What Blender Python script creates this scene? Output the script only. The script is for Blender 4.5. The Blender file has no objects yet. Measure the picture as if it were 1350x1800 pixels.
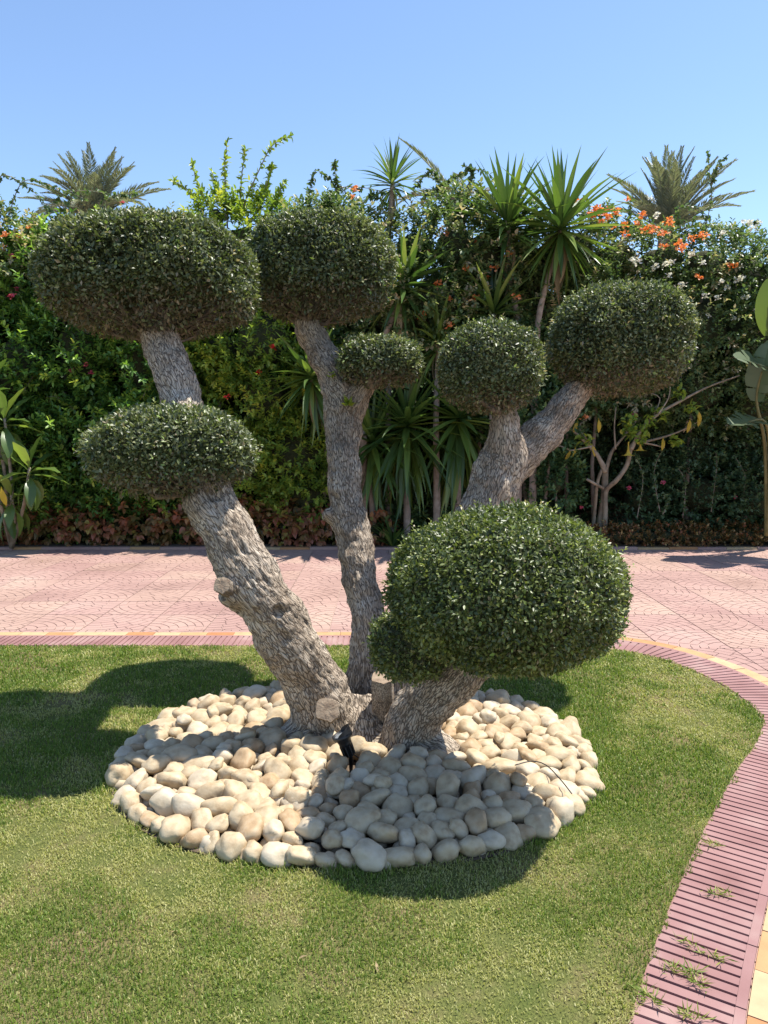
import bpy, bmesh, math, random
import numpy as np
from mathutils import Vector, Matrix, noise, kdtree

# ------------------------------------------------------------------ camera, sky, sun, exposure
SC = bpy.context.scene
COL = SC.collection
FPX, CAM_H = 1300.0, 1.6                       # focal length in pixels of a 1350x1800 frame, eye height
PITCH = math.atan(145.0 / FPX)
cam = bpy.data.cameras.new('camera')
cam.sensor_fit = 'VERTICAL'; cam.sensor_height = 36.0; cam.lens = FPX / 1800.0 * 36.0
cam.clip_start = 0.05; cam.clip_end = 2000.0
cam_o = bpy.data.objects.new('camera', cam); COL.objects.link(cam_o)
cam_o.location = (0, 0, CAM_H); cam_o.rotation_euler = (math.pi / 2 - PITCH, 0, 0)
SC.camera = cam_o

SUN_DIR = Vector((0.36, 0.12, 1.0)).normalized()       # towards the sun
w = bpy.data.worlds.new('World'); SC.world = w; w.use_nodes = True
wn = w.node_tree.nodes; wl = w.node_tree.links
sky = wn.new('ShaderNodeTexSky'); sky.sky_type = 'NISHITA'; sky.sun_disc = False
sky.sun_elevation = math.asin(SUN_DIR.z); sky.sun_rotation = math.atan2(SUN_DIR.x, SUN_DIR.y)
sky.altitude = 0.0; sky.air_density = 1.0; sky.dust_density = 0.35; sky.ozone_density = 3.5
bg = wn['Background']; bg.inputs['Strength'].default_value = 0.118
wl.new(sky.outputs[0], bg.inputs['Color'])
sun = bpy.data.lights.new('sun', 'SUN'); sun.energy = 4.3; sun.angle = math.radians(0.53); sun.color = (1.0, 0.95, 0.87)
sun_o = bpy.data.objects.new('sun', sun); COL.objects.link(sun_o)
sun_o.rotation_euler = SUN_DIR.to_track_quat('Z', 'Y').to_euler(); sun_o.location = (5, 3, 14)
SC.view_settings.view_transform = 'Standard'; SC.view_settings.look = 'None'
SC.view_settings.exposure = 1.0; SC.view_settings.gamma = 1.0; SC.view_settings.use_curve_mapping = False
SC.cycles.max_bounces = 6; SC.cycles.transparent_max_bounces = 6; SC.cycles.diffuse_bounces = 3

R = np.random.default_rng(7)
random.seed(7)

# ------------------------------------------------------------------ helpers
def ray(px, py):
    rx = (px - 675) / FPX; ry = (py - 900) / FPX
    return rx, math.cos(PITCH) - ry * math.sin(PITCH), -math.sin(PITCH) - ry * math.cos(PITCH)
def P(px, py, d):
    """survey point: the place at distance d (metres ahead) sighted at px,py"""
    x, y, z = ray(px, py); t = d / y
    return Vector((x * t, d, CAM_H + z * t))
def mpp(px, py, d):
    return d / ray(px, py)[1] / FPX
def G(px, py, z=0.0):
    x, y, w_ = ray(px, py); t = (z - CAM_H) / w_
    return Vector((x * t, y * t, z))

def tag(o, label=None, cat=None, group=None, kind=None):
    if label: o['label'] = label
    if cat: o['category'] = cat
    if group: o['group'] = group
    if kind: o['kind'] = kind
    return o
def empty(name, loc=(0, 0, 0), label=None, cat=None, group=None, kind=None):
    o = bpy.data.objects.new(name, None); COL.objects.link(o); o.location = loc
    o.empty_display_size = 0.1
    return tag(o, label, cat, group, kind)
def link(name, me, parent=None, mat=None):
    o = bpy.data.objects.new(name, me); COL.objects.link(o)
    if mat is not None and me is not None and not me.materials: me.materials.append(mat)
    if parent is not None:
        o.parent = parent
        o.matrix_parent_inverse = Matrix.Translation(-Vector(parent.location)) if parent.parent is None and parent.type == 'EMPTY' else Matrix()
    return o
def mesh_np(name, V, F, rnd=None, smooth=False, vec=None):
    """V (n,3), F (m,k) all the same size k; rnd = per-face float attribute"""
    V = np.asarray(V, dtype=np.float32); F = np.asarray(F, dtype=np.int32)
    me = bpy.data.meshes.new(name)
    m, k = F.shape
    me.vertices.add(len(V)); me.vertices.foreach_set('co', V.ravel())
    me.loops.add(m * k); me.loops.foreach_set('vertex_index', F.ravel())
    me.polygons.add(m); me.polygons.foreach_set('loop_start', np.arange(0, m * k, k, dtype=np.int32))
    try: me.polygons.foreach_set('loop_total', np.full(m, k, dtype=np.int32))
    except Exception: pass
    me.update(calc_edges=True)
    if smooth: me.polygons.foreach_set('use_smooth', np.ones(m, dtype=bool))
    if rnd is not None:
        a = me.attributes.new('rnd', 'FLOAT', 'FACE'); a.data.foreach_set('value', np.asarray(rnd, dtype=np.float32))
    if vec is not None:
        a = me.attributes.new('bark', 'FLOAT_VECTOR', 'POINT'); a.data.foreach_set('vector', np.asarray(vec, dtype=np.float32).ravel())
    me.validate()
    return me
def mesh_py(name, V, F, smooth=False):
    me = bpy.data.meshes.new(name); me.from_pydata([tuple(v) for v in V], [], F); me.update()
    if smooth:
        for p in me.polygons: p.use_smooth = True
    return me
def norm(a):
    return a / np.maximum(np.linalg.norm(a, axis=-1, keepdims=True), 1e-9)
def rand_unit(n):
    return norm(R.normal(size=(n, 3)))

class Buf:
    """collects vertices and faces of one mesh"""
    def __init__(s): s.V = []; s.F = []
    def add(s, V, F):
        b = len(s.V); s.V += [tuple(v) for v in V]; s.F += [tuple(i + b for i in f) for f in F]
    def tube(s, pts, radii, n=8, cap=True, twist=0.0):
        pts = [Vector(p) for p in pts]; m = len(pts)
        t0 = (pts[1] - pts[0]).normalized()
        u = t0.orthogonal().normalized(); V = []; F = []
        for i, p in enumerate(pts):
            t = (pts[min(i + 1, m - 1)] - pts[max(i - 1, 0)]).normalized()
            u = (u - t * u.dot(t)).normalized(); v = t.cross(u)
            for k in range(n):
                a = 2 * math.pi * k / n
                V.append(p + (u * math.cos(a) + v * math.sin(a)) * radii[i])
        for i in range(m - 1):
            for k in range(n):
                F.append((i * n + k, i * n + (k + 1) % n, (i + 1) * n + (k + 1) % n, (i + 1) * n + k))
        if cap:
            F.append(tuple(range(n - 1, -1, -1))); F.append(tuple((m - 1) * n + k for k in range(n)))
        s.add(V, F)
    def box(s, lo, hi):
        x0, y0, z0 = lo; x1, y1, z1 = hi
        s.add([(x0,y0,z0),(x1,y0,z0),(x1,y1,z0),(x0,y1,z0),(x0,y0,z1),(x1,y0,z1),(x1,y1,z1),(x0,y1,z1)],
              [(0,3,2,1),(4,5,6,7),(0,1,5,4),(1,2,6,5),(2,3,7,6),(3,0,4,7)])
    def prism(s, poly, z0, z1, bottom=False):
        n = len(poly)
        V = [(x, y, z1) for x, y in poly] + [(x, y, z0) for x, y in poly]
        F = [tuple(range(n))] + [(i, n + i, n + (i + 1) % n, (i + 1) % n) for i in range(n)]
        if bottom: F.append(tuple(range(2 * n - 1, n - 1, -1)))
        s.add(V, F)
    def lathe(s, prof, M=Matrix(), n=20):
        V = []; F = []
        for r, z in prof:
            for k in range(n):
                a = 2 * math.pi * k / n
                V.append(M @ Vector((r * math.cos(a), r * math.sin(a), z)))
        for i in range(len(prof) - 1):
            for k in range(n):
                F.append((i * n + k, i * n + (k + 1) % n, (i + 1) * n + (k + 1) % n, (i + 1) * n + k))
        F.append(tuple(range(n - 1, -1, -1))); F.append(tuple((len(prof) - 1) * n + k for k in range(n)))
        s.add(V, F)
    def mesh(s, name, smooth=False): return mesh_py(name, s.V, s.F, smooth)
    def build(s, name, mat, parent=None, smooth=False): return link(name, s.mesh(name, smooth), parent, mat)

def catmull(pts, step):
    """smooth resample of a list of equal-length tuples; first two or three entries are position"""
    A = np.array(pts, dtype=float); out = []
    n = len(A)
    for i in range(n - 1):
        p0 = A[max(i - 1, 0)]; p1 = A[i]; p2 = A[i + 1]; p3 = A[min(i + 2, n - 1)]
        k = max(1, int(round(np.linalg.norm(p2[:3] - p1[:3]) / step)))
        for j in range(k):
            t = j / k
            out.append(0.5 * ((2 * p1) + (-p0 + p2) * t + (2 * p0 - 5 * p1 + 4 * p2 - p3) * t * t + (-p0 + 3 * p1 - 3 * p2 + p3) * t ** 3))
    out.append(A[-1]); return np.array(out)

# ------------------------------------------------------------------ materials
def nodes_of(m):
    m.use_nodes = True; nt = m.node_tree; return nt, nt.nodes, nt.links
def ramp(nd, stops):
    r = nd.new('ShaderNodeValToRGB'); e = r.color_ramp.elements
    while len(e) > 1: e.remove(e[-1])
    e[0].position = stops[0][0]; e[0].color = (*stops[0][1], 1)
    for p, c in stops[1:]:
        x = e.new(p); x.color = (*c, 1)
    return r
def leaf_mat(name, stops, transl=0.35, rough=0.42, spec=0.5, by_object=False, tcol=(1.25, 1.35, 0.7)):
    m = bpy.data.materials.new(name); nt, nd, lk = nodes_of(m)
    b = nd['Principled BSDF']; out = nd['Material Output']
    if by_object:
        src = nd.new('ShaderNodeObjectInfo'); s = src.outputs['Random']
    else:
        src = nd.new('ShaderNodeAttribute'); src.attribute_name = 'rnd'; s = src.outputs['Fac']
    r = ramp(nd, stops); lk.new(s, r.inputs[0])
    lk.new(r.outputs[0], b.inputs['Base Color'])
    b.inputs['Roughness'].default_value = rough; b.inputs['Specular IOR Level'].default_value = spec
    if transl > 0:
        t = nd.new('ShaderNodeBsdfTranslucent'); mx = nd.new('ShaderNodeMixShader')
        mu = nd.new('ShaderNodeMix'); mu.data_type = 'RGBA'; mu.blend_type = 'MULTIPLY'; mu.inputs[0].default_value = 1
        mu.inputs[7].default_value = (*tcol, 1); lk.new(r.outputs[0], mu.inputs[6]); lk.new(mu.outputs[2], t.inputs['Color'])
        mx.inputs[0].default_value = transl
        lk.new(b.outputs[0], mx.inputs[1]); lk.new(t.outputs[0], mx.inputs[2]); lk.new(mx.outputs[0], out.inputs['Surface'])
    return m
def noise_mat(name, stops, scale=8.0, rough=0.8, bump=0.2, detail=6, bscale=None, spec=0.3, bdist=0.01, by_object=None, world=False):
    m = bpy.data.materials.new(name); nt, nd, lk = nodes_of(m)
    b = nd['Principled BSDF']; tc = nd.new('ShaderNodeTexCoord')
    n = nd.new('ShaderNodeTexNoise'); n.inputs['Scale'].default_value = scale; n.inputs['Detail'].default_value = detail
    src_v = nd.new('ShaderNodeNewGeometry').outputs['Position'] if world else tc.outputs['Object']
    lk.new(src_v, n.inputs['Vector'])
    r = ramp(nd, stops); lk.new(n.outputs['Fac'], r.inputs[0]); col = r.outputs[0]
    if by_object:
        oi = nd.new('ShaderNodeObjectInfo'); r2 = ramp(nd, by_object); lk.new(oi.outputs['Random'], r2.inputs[0])
        mu = nd.new('ShaderNodeMix'); mu.data_type = 'RGBA'; mu.blend_type = 'MULTIPLY'; mu.inputs[0].default_value = 1
        lk.new(col, mu.inputs[6]); lk.new(r2.outputs[0], mu.inputs[7]); col = mu.outputs[2]
    lk.new(col, b.inputs['Base Color'])
    b.inputs['Roughness'].default_value = rough; b.inputs['Specular IOR Level'].default_value = spec
    if bump > 0:
        n2 = nd.new('ShaderNodeTexNoise'); n2.inputs['Scale'].default_value = bscale or scale * 4; n2.inputs['Detail'].default_value = 6
        lk.new(tc.outputs['Object'], n2.inputs['Vector'])
        bp = nd.new('ShaderNodeBump'); bp.inputs['Strength'].default_value = bump; bp.inputs['Distance'].default_value = bdist
        lk.new(n2.outputs['Fac'], bp.inputs['Height']); lk.new(bp.outputs[0], b.inputs['Normal'])
    return m
def plain(name, col, rough=0.5, metal=0.0, spec=0.5):
    m = bpy.data.materials.new(name); nt, nd, lk = nodes_of(m); b = nd['Principled BSDF']
    b.inputs['Base Color'].default_value = (*col, 1); b.inputs['Roughness'].default_value = rough
    b.inputs['Metallic'].default_value = metal; b.inputs['Specular IOR Level'].default_value = spec
    return m
def bark_mat():
    m = bpy.data.materials.new('bark'); nt, nd, lk = nodes_of(m); b = nd['Principled BSDF']
    at = nd.new('ShaderNodeAttribute'); at.attribute_name = 'bark'
    tc = nd.new('ShaderNodeTexCoord')
    n0 = nd.new('ShaderNodeTexNoise'); n0.inputs['Scale'].default_value = 48; n0.inputs['Detail'].default_value = 4
    lk.new(at.outputs['Vector'], n0.inputs['Vector'])
    ad = nd.new('ShaderNodeVectorMath'); ad.operation = 'MULTIPLY_ADD'; ad.inputs[1].default_value = (.024, .024, .024)
    lk.new(n0.outputs['Color'], ad.inputs[0]); lk.new(at.outputs['Vector'], ad.inputs[2])
    v = nd.new('ShaderNodeTexVoronoi'); v.feature = 'DISTANCE_TO_EDGE'; v.inputs['Scale'].default_value = 125
    lk.new(ad.outputs[0], v.inputs['Vector'])
    mr = nd.new('ShaderNodeMapRange'); mr.inputs[1].default_value = 0.0; mr.inputs[2].default_value = 0.13
    lk.new(v.outputs['Distance'], mr.inputs[0])
    n1 = nd.new('ShaderNodeTexNoise'); n1.inputs['Scale'].default_value = 6; n1.inputs['Detail'].default_value = 8; n1.inputs['Roughness'].default_value = .65
    lk.new(tc.outputs['Object'], n1.inputs['Vector'])
    r1 = ramp(nd, [(.28, (.22, .165, .118)), (.45, (.355, .285, .212)), (.6, (.48, .40, .31)), (.76, (.60, .525, .425))]); v2 = nd.new('ShaderNodeTexVoronoi'); v2.inputs['Scale'].default_value = 125; lk.new(ad.outputs[0], v2.inputs['Vector'])
    sx = nd.new('ShaderNodeSeparateColor'); lk.new(v2.outputs['Color'], sx.inputs[0])
    mm = nd.new('ShaderNodeMath'); mm.operation = 'MULTIPLY_ADD'; mm.inputs[1].default_value = .13; lk.new(sx.outputs[0], mm.inputs[0])
    m3 = nd.new('ShaderNodeMath'); m3.operation = 'SUBTRACT'; m3.inputs[1].default_value = .045; lk.new(n1.outputs['Fac'], m3.inputs[0]); lk.new(m3.outputs[0], mm.inputs[2])
    lk.new(mm.outputs[0], r1.inputs[0])
    mx = nd.new('ShaderNodeMix'); mx.data_type = 'RGBA'; lk.new(mr.outputs[0], mx.inputs[0])
    mx.inputs[6].default_value = (.13, .098, .073, 1); lk.new(r1.outputs[0], mx.inputs[7]); lk.new(mx.outputs[2], b.inputs['Base Color'])
    n2 = nd.new('ShaderNodeTexNoise'); n2.inputs['Scale'].default_value = 90; n2.inputs['Detail'].default_value = 5
    lk.new(ad.outputs[0], n2.inputs['Vector'])
    ma = nd.new('ShaderNodeMath'); ma.operation = 'MULTIPLY_ADD'; ma.inputs[1].default_value = .16
    lk.new(n2.outputs['Fac'], ma.inputs[0]); lk.new(mr.outputs[0], ma.inputs[2])
    bp = nd.new('ShaderNodeBump'); bp.inputs['Strength'].default_value = .85; bp.inputs['Distance'].default_value = .008
    lk.new(ma.outputs[0], bp.inputs['Height']); lk.new(bp.outputs[0], b.inputs['Normal'])
    b.inputs['Roughness'].default_value = .9; b.inputs['Specular IOR Level'].default_value = .2
    return m

M = {}
M['bark'] = bark_mat()
M['topiary'] = leaf_mat('topiary_leaf', [(0, (.030, .044, .016)), (.35, (.095, .122, .046)), (.58, (.19, .215, .092)), (.78, (.34, .345, .195)), (.85, (.22, .33, .07)), (.92, (.27, .24, .15)), (1, (.35, .28, .19))], .28, .42, .55)
M['topiary_fresh'] = leaf_mat('topiary_fresh_leaf', [(0, (.034, .05, .015)), (.4, (.105, .14, .037)), (.62, (.20, .235, .065)), (.8, (.31, .34, .12)), (.85, (.27, .36, .07)), (.92, (.27, .26, .13)), (1, (.35, .29, .18))], .28, .42, .55)
M['topiary_dry'] = leaf_mat('topiary_inner_leaf', [(0, (0.065, 0.0715, 0.0325)), (.5, (0.13, 0.117, 0.065)), (1, (0.221, 0.163, 0.0975))], .15, .6, .3)
M['twig'] = noise_mat('twig', [(.3, (.10, .075, .055)), (.7, (.20, .165, .13))], 20, .85, .3)
M['inner'] = noise_mat('dark_core', [(.3, (.04, .05, .02)), (.7, (.08, .08, .04))], 25, .95, .6, bdist=.03)  # brown-green of the solid cores added inside the foliage
M['hedge_green'] = leaf_mat('hedge_green_leaf', [(0, (0.0423, 0.0937, 0.0239)), (.4, (0.0927, 0.194, 0.0382)), (.75, (0.198, 0.34, 0.0573)), (.92, (0.371, 0.521, 0.0836)), (1, (0.582, 0.677, 0.119))], .35, .42)
M['hedge_dark'] = leaf_mat('hedge_dark_leaf', [(0, (0.0302, 0.0676, 0.0252)), (.5, (0.0706, 0.132, 0.0462)), (.9, (0.138, 0.217, 0.0735)), (1, (0.252, 0.338, 0.105))], .25, .45)
M['lime'] = leaf_mat('lime_leaf', [(0, (0.0874, 0.16, 0.0291)), (.4, (0.189, 0.277, 0.0437)), (.8, (0.349, 0.422, 0.0582)), (1, (0.495, 0.48, 0.0728))], .4, .45)
M['boug'] = leaf_mat('bougainvillea_leaf', [(0, (0.0405, 0.0736, 0.0258)), (.4, (0.092, 0.147, 0.0515)), (.75, (0.184, 0.248, 0.092)), (.9, (0.313, 0.313, 0.166)), (1, (0.478, 0.386, 0.258))], .35, .42)
M['copper'] = leaf_mat('copper_leaf', [(0, (0.0917, 0.0796, 0.0252)), (.3, (0.204, 0.151, 0.0473)), (.55, (0.286, 0.135, 0.063)), (.8, (0.388, 0.135, 0.0788)), (1, (0.326, 0.269, 0.0709))], .35, .4)
M['copper_obj'] = leaf_mat('copper_single_leaf', [(0, (0.102, 0.0874, 0.0284)), (.3, (0.224, 0.158, 0.0473)), (.55, (0.306, 0.143, 0.063)), (.8, (0.408, 0.143, 0.0867)), (1, (0.388, 0.317, 0.0788))], .35, .4, by_object=True)
M['copper_trim'] = leaf_mat('trimmed_copper_leaf', [(0, (0.0713, 0.0555, 0.0189)), (.4, (0.164, 0.111, 0.0315)), (.7, (0.265, 0.135, 0.0473)), (.9, (0.346, 0.111, 0.0551)), (1, (0.408, 0.285, 0.11))], .3, .42)
M['rose'] = leaf_mat('rose_leaf', [(0, (0.0336, 0.0672, 0.0304)), (.5, (0.072, 0.125, 0.0532)), (1, (0.144, 0.213, 0.095))], .25, .4)
M['yucca'] = leaf_mat('yucca_leaf', [(0, (0.0455, 0.091, 0.0234)), (.5, (0.0845, 0.15, 0.0338)), (.85, (0.143, 0.221, 0.0455)), (1, (0.221, 0.273, 0.065))], .3, .33, .6, by_object=True)
M['dry_yucca'] = leaf_mat('dry_yucca_leaf', [(0, (.14, .11, .06)), (1, (.3, .24, .14))], .2, .6, .3, by_object=True)
M['broad'] = leaf_mat('broad_leaf', [(0, (0.0575, 0.109, 0.0287)), (.6, (0.127, 0.201, 0.046)), (1, (0.218, 0.287, 0.0633))], .35, .33, .6, by_object=True)
M['paddle'] = leaf_mat('paddle_leaf', [(0, (.09, .13, .07)), (1, (.15, .19, .10))], .22, .38, .5, by_object=True)
M['paddle_young'] = leaf_mat('young_paddle_leaf', [(0, (.16, .22, .04)), (1, (.24, .28, .05))], .4, .38, .5, by_object=True)
M['petiole'] = noise_mat('petiole', [(.3, (.13, .11, .035)), (.7, (.21, .18, .07))], 12, .5, .1)
M['palm'] = leaf_mat('palm_leaflet', [(0, (.13, .15, .10)), (.6, (.20, .225, .155)), (1, (.30, .29, .21))], .25, .42)
M['palm_dead'] = leaf_mat('dead_palm_leaflet', [(0, (.2, .17, .12)), (1, (.32, .28, .21))], .2, .7, .2)
M['palm_trunk'] = noise_mat('palm_trunk', [(.3, (.12, .085, .06)), (.7, (.26, .2, .15))], 9, .9, .6, bdist=.05)
M['cane'] = noise_mat('cane', [(.3, (.19, .145, .11)), (.7, (.33, .27, .22))], 16, .85, .4)
M['smooth_bark'] = noise_mat('smooth_bark', [(.3, (.17, .13, .09)), (.7, (.34, .28, .20))], 14, .7, .2)
M['cut_wood'] = noise_mat('cut_wood', [(.3, (.20, .14, .095)), (.7, (.35, .27, .19))], 30, .85, .3)
M['orange_bract'] = leaf_mat('orange_bract', [(0, (.62, .13, .03)), (.6, (.78, .24, .08)), (1, (.82, .38, .2))], .35, .6)
M['white_bract'] = leaf_mat('white_bract', [(0, (.68, .68, .5)), (1, (.82, .8, .74))], .35, .6, tcol=(1, 1, .9))
M['pink_bract'] = leaf_mat('pink_bract', [(0, (.55, .03, .12)), (1, (.75, .16, .25))], .35, .6)
M['red_petal'] = leaf_mat('red_petal', [(0, (.55, .01, .015)), (1, (.7, .03, .03))], .3, .5)
M['yellow_petal'] = leaf_mat('yellow_petal', [(0, (.7, .5, .05)), (1, (.8, .62, .12))], .35, .5)
M['litter'] = leaf_mat('leaf_litter', [(0, (.16, .10, .05)), (1, (.34, .25, .14))], .1, .7, .2, by_object=True)
M['yellow_leaf'] = leaf_mat('yellow_leaf', [(0, (.5, .36, .03)), (1, (.66, .46, .04))], .4, .45, by_object=True)
M['soil'] = noise_mat('soil', [(.3, (.07, .05, .035)), (.7, (.16, .12, .085))], 18, .95, .8, bdist=.02)
M['wall'] = noise_mat('plaster_wall', [(.35, (.30, .20, .13)), (.65, (.40, .29, .20))], 3, .9, .4)
M['ground'] = noise_mat('ground_earth', [(.3, (.16, .13, .09)), (.7, (.26, .21, .15))], 2, .95, .3)
M['tile'] = noise_mat('pink_tile', [(.28, (.27, .165, .140)), (.40, (.325, .205, .175)), (.55, (.365, .235, .200)), (.74, (.40, .285, .235))], 1.1, .8, .3, detail=10, world=True, bscale=60, bdist=.004,
                      by_object=[(0, (.96, .93, .93)), (.4, (1.0, 1.0, 1.0)), (.7, (1.03, 1.05, 1.0)), (.9, (1.03, 1.07, 1.0)), (1, (.93, .89, .90))])
M['grout'] = noise_mat('grout', [(.3, (0.387, 0.273, 0.229)), (.7, (0.493, 0.37, 0.317))], 6, .9, .2)
M['kerb'] = noise_mat('ribbed_tile', [(.25, (.19, .092, .085)), (.42, (.25, .134, .124)), (.56, (.28, .157, .146)), (.68, (.325, .21, .188)), (.80, (.40, .31, .26))], 3.4, .8, .25, bscale=70, bdist=.003, detail=10, world=True,
                      by_object=[(0, (.94, .92, .93)), (.5, (1, 1, 1)), (1, (1.06, 1.08, 1.08))])
M['edge_tile'] = noise_mat('edge_tile', [(.3, (.78, .78, .78)), (.7, (.95, .95, .95))], 14, .75, .25, bdist=.003,
                           by_object=[(0, (.44, .19, .08)), (.4, (.47, .25, .11)), (.65, (.50, .33, .17)), (1, (.52, .38, .22))])
M['black_plastic'] = plain('black_plastic', (.012, .012, .013), .42)
M['lamp_glass'] = plain('lamp_glass', (.32, .35, .37), .12, .3)
STONE_TINT = dict(cream=[(.25, (0.314, 0.218, 0.12)), (.5, (0.455, 0.355, 0.223)), (.75, (0.51, 0.423, 0.287))],
                  ivory=[(.25, (0.382, 0.3, 0.196)), (.5, (0.505, 0.419, 0.296)), (.75, (0.551, 0.478, 0.359))],
                  honey=[(.25, (0.273, 0.173, 0.0864)), (.5, (0.391, 0.273, 0.155)), (.75, (0.446, 0.346, 0.228))])
M['stone_bed'] = noise_mat('stone_bed', [(.3, (0.328, 0.237, 0.141)), (.5, (0.455, 0.364, 0.246)), (.7, (0.51, 0.437, 0.328))], 9, .6, .1, detail=3, spec=.35)
for k_, st_ in STONE_TINT.items():
    M['stone_' + k_] = noise_mat('stone_' + k_, st_, 1.7, .6, .22, bscale=7, bdist=.006, detail=5, spec=.35)
def lawn_mat():
    m = bpy.data.materials.new('lawn_thatch'); nt, nd, lk = nodes_of(m); b = nd['Principled BSDF']; tc = nd.new('ShaderNodeTexCoord')
    n = nd.new('ShaderNodeTexNoise'); n.inputs['Scale'].default_value = 1.7; n.inputs['Detail'].default_value = 9; n.inputs['Roughness'].default_value = .7
    lk.new(tc.outputs['Object'], n.inputs['Vector'])
    r = ramp(nd, [(.3, (.07, .10, .022)), (.5, (.12, .13, .04)), (.62, (.19, .15, .075)), (.75, (.15, .105, .06))]); lk.new(n.outputs['Fac'], r.inputs[0])
    lk.new(r.outputs[0], b.inputs['Base Color']); b.inputs['Roughness'].default_value = .95; b.inputs['Specular IOR Level'].default_value = .1
    n2 = nd.new('ShaderNodeTexNoise'); n2.inputs['Scale'].default_value = 120; lk.new(tc.outputs['Object'], n2.inputs['Vector'])
    bp = nd.new('ShaderNodeBump'); bp.inputs['Strength'].default_value = .9; bp.inputs['Distance'].default_value = .02
    lk.new(n2.outputs['Fac'], bp.inputs['Height']); lk.new(bp.outputs[0], b.inputs['Normal'])
    return m
M['lawn'] = lawn_mat()
M['grass'] = leaf_mat('grass_blade', [(0, (0.0853, 0.146, 0.0222)), (.28, (0.161, 0.236, 0.0356)), (.5, (0.251, 0.306, 0.0554)), (.62, (0.323, 0.322, 0.0791)), (.82, (0.413, 0.388, 0.15)), (1, (0.52, 0.503, 0.237))], .35, .5, .35)

# ------------------------------------------------------------------ leaf soups
def leaf_soup(pos, axis, nrm, L, W, rnd, four=False, fold=.18, curl=.12):
    """many leaves in one mesh: pos/axis/nrm (n,3), L/W (n,)"""
    n = len(pos); axis = norm(axis); side = norm(np.cross(nrm, axis)); nn = np.cross(axis, side)
    L = np.broadcast_to(L, (n,))[:, None]; W = np.broadcast_to(W, (n,))[:, None]
    if not four:
        T = [(0, 0, 0), (.48, .5, fold), (1, 0, -curl), (.48, -.5, fold)]; F = [(0, 1, 2), (0, 2, 3)]
    else:
        T = [(0, 0, 0), (.28, .42, fold), (.66, .38, fold * .7), (1, 0, -curl * 1.4), (.66, -.38, fold * .7), (.28, -.42, fold)]
        F = [(0, 1, 2), (0, 2, 3), (0, 3, 4), (0, 4, 5)]
    k = len(T); V = np.empty((n, k, 3))
    for i, (a, b, c) in enumerate(T):
        V[:, i] = pos + axis * (L * a) + side * (W * b) + nn * (W * c)
    FF = (np.arange(n)[:, None, None] * k + np.array(F)[None]).reshape(-1, 3)
    return V.reshape(-1, 3), FF, np.repeat(rnd, len(F))

def sprigs(p, a, nleaf, slen, L, W, base_rnd, droop=.0, four=False, spread=.9, upn=1.1):
    """each sprig: nleaf leaves spiralling round an axis"""
    N = len(p); a = norm(a)
    ref = np.where(np.abs(a[:, 2:3]) > .9, np.array([[1., 0, 0]]), np.array([[0, 0, 1.]]))
    u = norm(np.cross(a, ref)); v = np.cross(a, u)
    Ps = []; As = []; Ns = []; Rs = []
    ph0 = R.uniform(0, 6.28, N)
    for k in range(nleaf):
        ph = ph0 + k * 2.4 + R.normal(0, .3, N)
        rad = u * np.cos(ph)[:, None] + v * np.sin(ph)[:, None]
        t = (k + .3) / nleaf
        Ps.append(p + a * (slen * t)[:, None] if np.ndim(slen) else p + a * (slen * t))
        ax = norm(a * (.35 + .8 * t) + rad * spread + np.array([0, 0, -droop]))
        As.append(ax)
        Ns.append(norm(np.array([0, 0, upn]) + a * .5 + rand_unit(N) * .55))
        Rs.append(np.clip(base_rnd + R.normal(0, .10, N) + (t - .5) * .25, 0, 1))
    Ps = np.concatenate(Ps); n = len(Ps)
    return leaf_soup(Ps, np.concatenate(As), np.concatenate(Ns), L * R.uniform(.7, 1.25, n), W * R.uniform(.7, 1.25, n), np.concatenate(Rs), four)

def merge(parts):
    V = []; F = []; r = []; b = 0
    for v, f, q in parts:
        V.append(v); F.append(f + b); r.append(q); b += len(v)
    return np.concatenate(V), np.concatenate(F), np.concatenate(r)

# ------------------------------------------------------------------ ground, driveway, kerb, lawn
gm = mesh_py('ground', [(-900, -300, -.09), (900, -300, -.09), (900, 1500, -.09), (-900, 1500, -.09)], [(0, 1, 2, 3)])
tag(link('ground', gm, None, M['ground']), kind='structure')

INNER = [(-9.0, 5.33), (-6, 5.33), (-2.84, 5.33), (-.74, 5.33), (.7, 5.335), (1.30, 5.325), (1.61, 5.27), (1.90, 5.07), (2.09, 4.64), (2.13, 4.18),
         (2.02, 3.80), (1.60, 3.25), (1.23, 2.73), (.97, 2.34), (.80, 2.07), (.645, 1.80), (.43, 1.35), (.25, .8), (.1, 0.0)]
CURVE = catmull(INNER, .02)
seg = np.linalg.norm(np.diff(CURVE, axis=0), axis=1); S = np.concatenate([[0], np.cumsum(seg)])
s_even = np.arange(0, S[-1], .02)
CX = np.interp(s_even, S, CURVE[:, 0]); CY = np.interp(s_even, S, CURVE[:, 1])
for _ in range(25):                                     # ease the corner
    CX[1:-1] = .25 * CX[:-2] + .5 * CX[1:-1] + .25 * CX[2:]; CY[1:-1] = .25 * CY[:-2] + .5 * CY[1:-1] + .25 * CY[2:]
TX = np.gradient(CX); TY = np.gradient(CY); tl = np.hypot(TX, TY); NX, NY = -TY / tl, TX / tl
def curve_pt(s, off):
    x = np.interp(s, s_even, CX); y = np.interp(s, s_even, CY); nx = np.interp(s, s_even, NX); ny = np.interp(s, s_even, NY)
    l = math.hypot(nx, ny); return (x + nx / l * off, y + ny / l * off)
S_END = s_even[-1]
ISLAND = [(float(x), float(y)) for x, y in zip(CX[::4], CY[::4])]
ISLAND = ISLAND + [(-9.0, -.5)]
ISL = np.array(ISLAND)
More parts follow.
